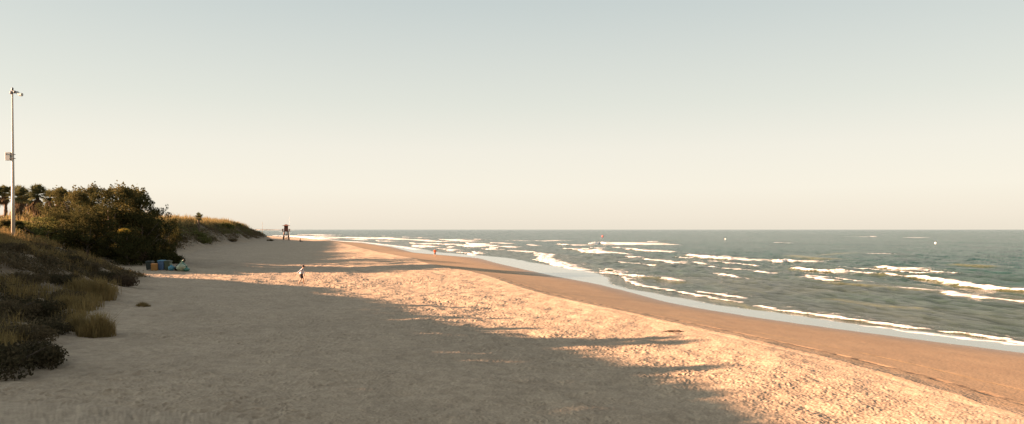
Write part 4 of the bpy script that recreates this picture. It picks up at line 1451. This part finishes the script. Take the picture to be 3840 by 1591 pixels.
def person_standing():
    X, Y = -17.0, 150.0
    for _ in range(10):
        z = gz(X, Y)
        X, Y = P(1631, 964, z)
    k = 30.5 * Y / F / 1.74
    root = empty('person', (X, Y, gz(X, Y)), math.radians(100))
    root.scale = (k, k, k)
    J, Bn = {}, []
    J['pelvis'] = ((0, 0, 0.92), (0.12, 0.15)); J['waist'] = ((0.0, 0, 1.08), (0.11, 0.14)); J['chest'] = ((0.02, 0, 1.28), (0.125, 0.175)); J['neckb'] = ((0.03, 0, 1.43), (0.06, 0.07)); J['neck'] = ((0.04, 0, 1.50), 0.052)
    Bn += [('pelvis', 'waist'), ('waist', 'chest'), ('chest', 'neckb'), ('neckb', 'neck')]
    hv = (0.05, 0, 1.49)
    face = (1, 0, -0.15)
    head_part(J, Bn, 'neck', hv, face)
    J['hipL'] = ((0.0, 0.10, 0.88), 0.10); J['kneeL'] = ((0.06, 0.13, 0.48), 0.064); J['calfL'] = ((0.03, 0.13, 0.34), 0.058); J['ankL'] = ((0.02, 0.14, 0.08), 0.038); J['toeL'] = ((0.18, 0.15, 0.03), (0.042, 0.028))
    J['hipR'] = ((0.0, -0.10, 0.88), 0.10); J['kneeR'] = ((0.02, -0.12, 0.48), 0.064); J['calfR'] = ((-0.05, -0.13, 0.34), 0.058); J['ankR'] = ((-0.10, -0.14, 0.09), 0.038); J['toeR'] = ((0.04, -0.15, 0.03), (0.042, 0.028))
    J['shR'] = ((0.02, -0.21, 1.40), 0.060); J['elR'] = ((-0.02, -0.32, 1.15), 0.046); J['wrR'] = ((0.18, -0.26, 1.05), 0.030)
    J['shL'] = ((0.02, 0.21, 1.40), 0.060); J['elL'] = ((-0.06, 0.31, 1.16), 0.046); J['wrL'] = ((0.14, 0.33, 1.04), 0.030)
    for s in 'LR':
        Bn += [('pelvis', 'hip' + s), ('hip' + s, 'knee' + s), ('knee' + s, 'calf' + s), ('calf' + s, 'ank' + s), ('ank' + s, 'toe' + s), ('chest', 'sh' + s), ('sh' + s, 'el' + s), ('el' + s, 'wr' + s)]
    hand(J, Bn, 'wrR', (0.9, 0.2, -0.1), 'r', (0, 0.2, -1))
    hand(J, Bn, 'wrL', (0.9, -0.1, -0.1), 'l', (0, 0.2, -1))
    skin_body('body', J, Bn, m_skin, root, 1)
    S = {'hem': ((0.0, 0, 0.86), (0.16, 0.20)), 'waist': ((0.0, 0, 1.06), (0.155, 0.195)), 'chest': ((0.02, 0, 1.28), (0.16, 0.215)), 'neckb': ((0.03, 0, 1.42), (0.08, 0.09))}
    for s in 'LR':
        S['sh' + s] = (J['sh' + s][0], 0.090)
        S['el' + s] = (J['el' + s][0], 0.075)
    SB = [('hem', 'waist'), ('waist', 'chest'), ('chest', 'neckb')] + [('chest', 'sh' + s) for s in 'LR'] + [('sh' + s, 'el' + s) for s in 'LR']
    skin_body('shirt', S, SB, m_shirt, root, 1)
    T = {'top': ((0.0, 0, 0.90), (0.14, 0.17))}
    TB = []
    for s, sg in (('L', 1), ('R', -1)):
        T['h' + s] = ((0.0, sg * 0.10, 0.84), 0.115)
        a, b_ = Vector(J['hip' + s][0]), Vector(J['knee' + s][0])
        T['k' + s] = (tuple(a + (b_ - a) * 0.5), 0.095)
        TB += [('top', 'h' + s), ('h' + s, 'k' + s)]
    skin_body('shorts', T, TB, m_short2, root, 1)
    MB().ball((0.03, 0, 1.66), (0.095, 0.088, 0.085), 12, 8, 0.03, 5).build('hair', m_hair, root, True)
    face_parts(root, hv, face, (0, 1, 0), m_skin)
    tag(root, 'person in a bright orange shirt and dark shorts on wet sand near the water', 'person')


def person_sitting():
    Y = 262.0
    X = XatY(1126, Y)
    for _ in range(10):
        z = gz(X, Y)
        X, Y = P(1126, 906.5, z)
    k = 1.25 * (9.3 * Y / F) / 0.92
    root = empty('person', (X, Y, gz(X, Y)), -0.1)
    root.scale = (k, k, k)
    J, Bn = {}, []
    J['pelvis'] = ((0, 0, 0.13), (0.13, 0.16)); J['waist'] = ((-0.03, 0, 0.30), (0.115, 0.14)); J['chest'] = ((-0.03, 0, 0.50), (0.125, 0.17)); J['neckb'] = ((0.0, 0, 0.64), 0.06); J['neck'] = ((0.02, 0, 0.69), 0.05)
    Bn += [('pelvis', 'waist'), ('waist', 'chest'), ('chest', 'neckb'), ('neckb', 'neck')]
    hv = (0.03, 0, 0.68)
    head_part(J, Bn, 'neck', hv, (1, 0, 0))
    for s, sg in (('L', 1), ('R', -1)):
        J['hip' + s] = ((0.06, sg * 0.10, 0.12), 0.10); J['knee' + s] = ((0.48, sg * 0.13, 0.22), 0.065); J['ank' + s] = ((0.88, sg * 0.12, 0.05), 0.038); J['toe' + s] = ((0.95, sg * 0.13, 0.16), 0.035)
        J['sh' + s] = ((-0.02, sg * 0.20, 0.59), 0.058); J['el' + s] = ((-0.16, sg * 0.26, 0.33), 0.045); J['wr' + s] = ((-0.26, sg * 0.27, 0.08), 0.028)
        Bn += [('pelvis', 'hip' + s), ('hip' + s, 'knee' + s), ('knee' + s, 'ank' + s), ('ank' + s, 'toe' + s), ('chest', 'sh' + s), ('sh' + s, 'el' + s), ('el' + s, 'wr' + s)]
        hand(J, Bn, 'wr' + s, (-1, 0, -0.15), 'r' if sg < 0 else 'l', (0, 1, 0))
    skin_body('body', J, Bn, m_skin, root, 1)
    m_navy = simple('navy_top', (0.05, 0.06, 0.09), 0.8, 0.2)
    S = {'hem': ((0.0, 0, 0.17), (0.15, 0.19)), 'waist': ((-0.03, 0, 0.30), (0.15, 0.18)), 'chest': ((-0.03, 0, 0.50), (0.155, 0.20)), 'neckb': ((0.0, 0, 0.62), 0.08)}
    SB = [('hem', 'waist'), ('waist', 'chest'), ('chest', 'neckb')]
    for s in 'LR':
        S['sh' + s] = (J['sh' + s][0], 0.08); S['el' + s] = (J['el' + s][0], 0.062)
        SB += [('chest', 'sh' + s), ('sh' + s, 'el' + s)]
    skin_body('jacket', S, SB, m_navy, root, 1)
    T = {'top': ((0.0, 0, 0.13), (0.15, 0.18))}
    TB = []
    for s, sg in (('L', 1), ('R', -1)):
        T['h' + s] = ((0.08, sg * 0.10, 0.13), 0.115); T['k' + s] = ((0.48, sg * 0.13, 0.22), 0.082); T['a' + s] = ((0.80, sg * 0.12, 0.09), 0.06)
        TB += [('top', 'h' + s), ('h' + s, 'k' + s), ('k' + s, 'a' + s)]
    skin_body('trousers', T, TB, m_short, root, 1)
    MB().ball((0.02, 0, 0.86), (0.115, 0.11, 0.10), 12, 8, 0.03, 5).build('hair', m_hair, root, True)
    face_parts(root, hv, (1, 0, 0), (0, 1, 0), m_skin)
    tag(root, 'distant person in dark clothes sitting on the sand right of the lookout tower', 'person')

person_walking()
person_standing()
person_sitting()

# ------------------------------------------------------------------ buoys
def buoy(px, py, r, m, label):
    X, Y = P(px, py, 0)
    root = empty('buoy', (X, Y, 0.15))
    MB().ball((0, 0, r * 0.55), (r, r, r), 16, 12).build('float', m, root, True)
    MB().tube([(0, 0, r * 1.45), (0, 0, r * 1.8)], r * .14, 8).build('eyelet', m_grey, root)
    MB().tube([(0, 0, r * .30), (0, 0, r * .42)], r * 1.02, 16).build('band', m_grey, root)
    tag(root, label, 'buoy', 'marker buoys')

m_bwhite = simple('buoy_white', (0.85, 0.82, 0.75), 0.4, 0.1)
m_bred = simple('buoy_red', (0.60, 0.06, 0.03), 0.4, 0.1)
buoy(2260, 889, 0.75, m_bred, 'red buoy floating far out above the breakers')
buoy(2720, 899, 0.36, m_bwhite, 'white buoy left of the middle of the open sea, farther from the right edge')
buoy(3508, 915, 0.38, m_bwhite, 'largest looking white buoy, on calm water toward the right edge')

# stranded seaweed and footprints debris on the dry sand
m_weed = simple('seaweed', (0.10, 0.065, 0.04), 0.8, 0.3)
for i, (px, py, s, lab) in enumerate([(2530, 1248, 0.17, 'dark strand of seaweed on the sunlit dry sand above the berm')]):
    X, Y = P(px, py, 1.1)
    rd = random.Random(200 + i)
    mb = MB().ball((0, 0, 0.0), (s * 1.6, s * .5, 0.05), 16, 6, 0.25, i)
    for k in range(26):
        a = rd.uniform(0, 6.28)
        l_ = rd.uniform(.5, 1.2)
        mb.tube([(0, 0, 0.01), (math.cos(a) * s * 1.5 * l_, math.sin(a) * s * .5 * l_, 0.06), (math.cos(a + .3) * s * 3.0 * l_, math.sin(a + .3) * s * l_, 0.01)], [0.03, 0.03, 0.01], 5)
    o = mb.build('seaweed', m_weed)
    o.location = (X, Y, gz(X, Y) + 0.01)
    tag(o, lab, 'seaweed', 'seaweed scraps on the sand')
print('SCENE DONE')
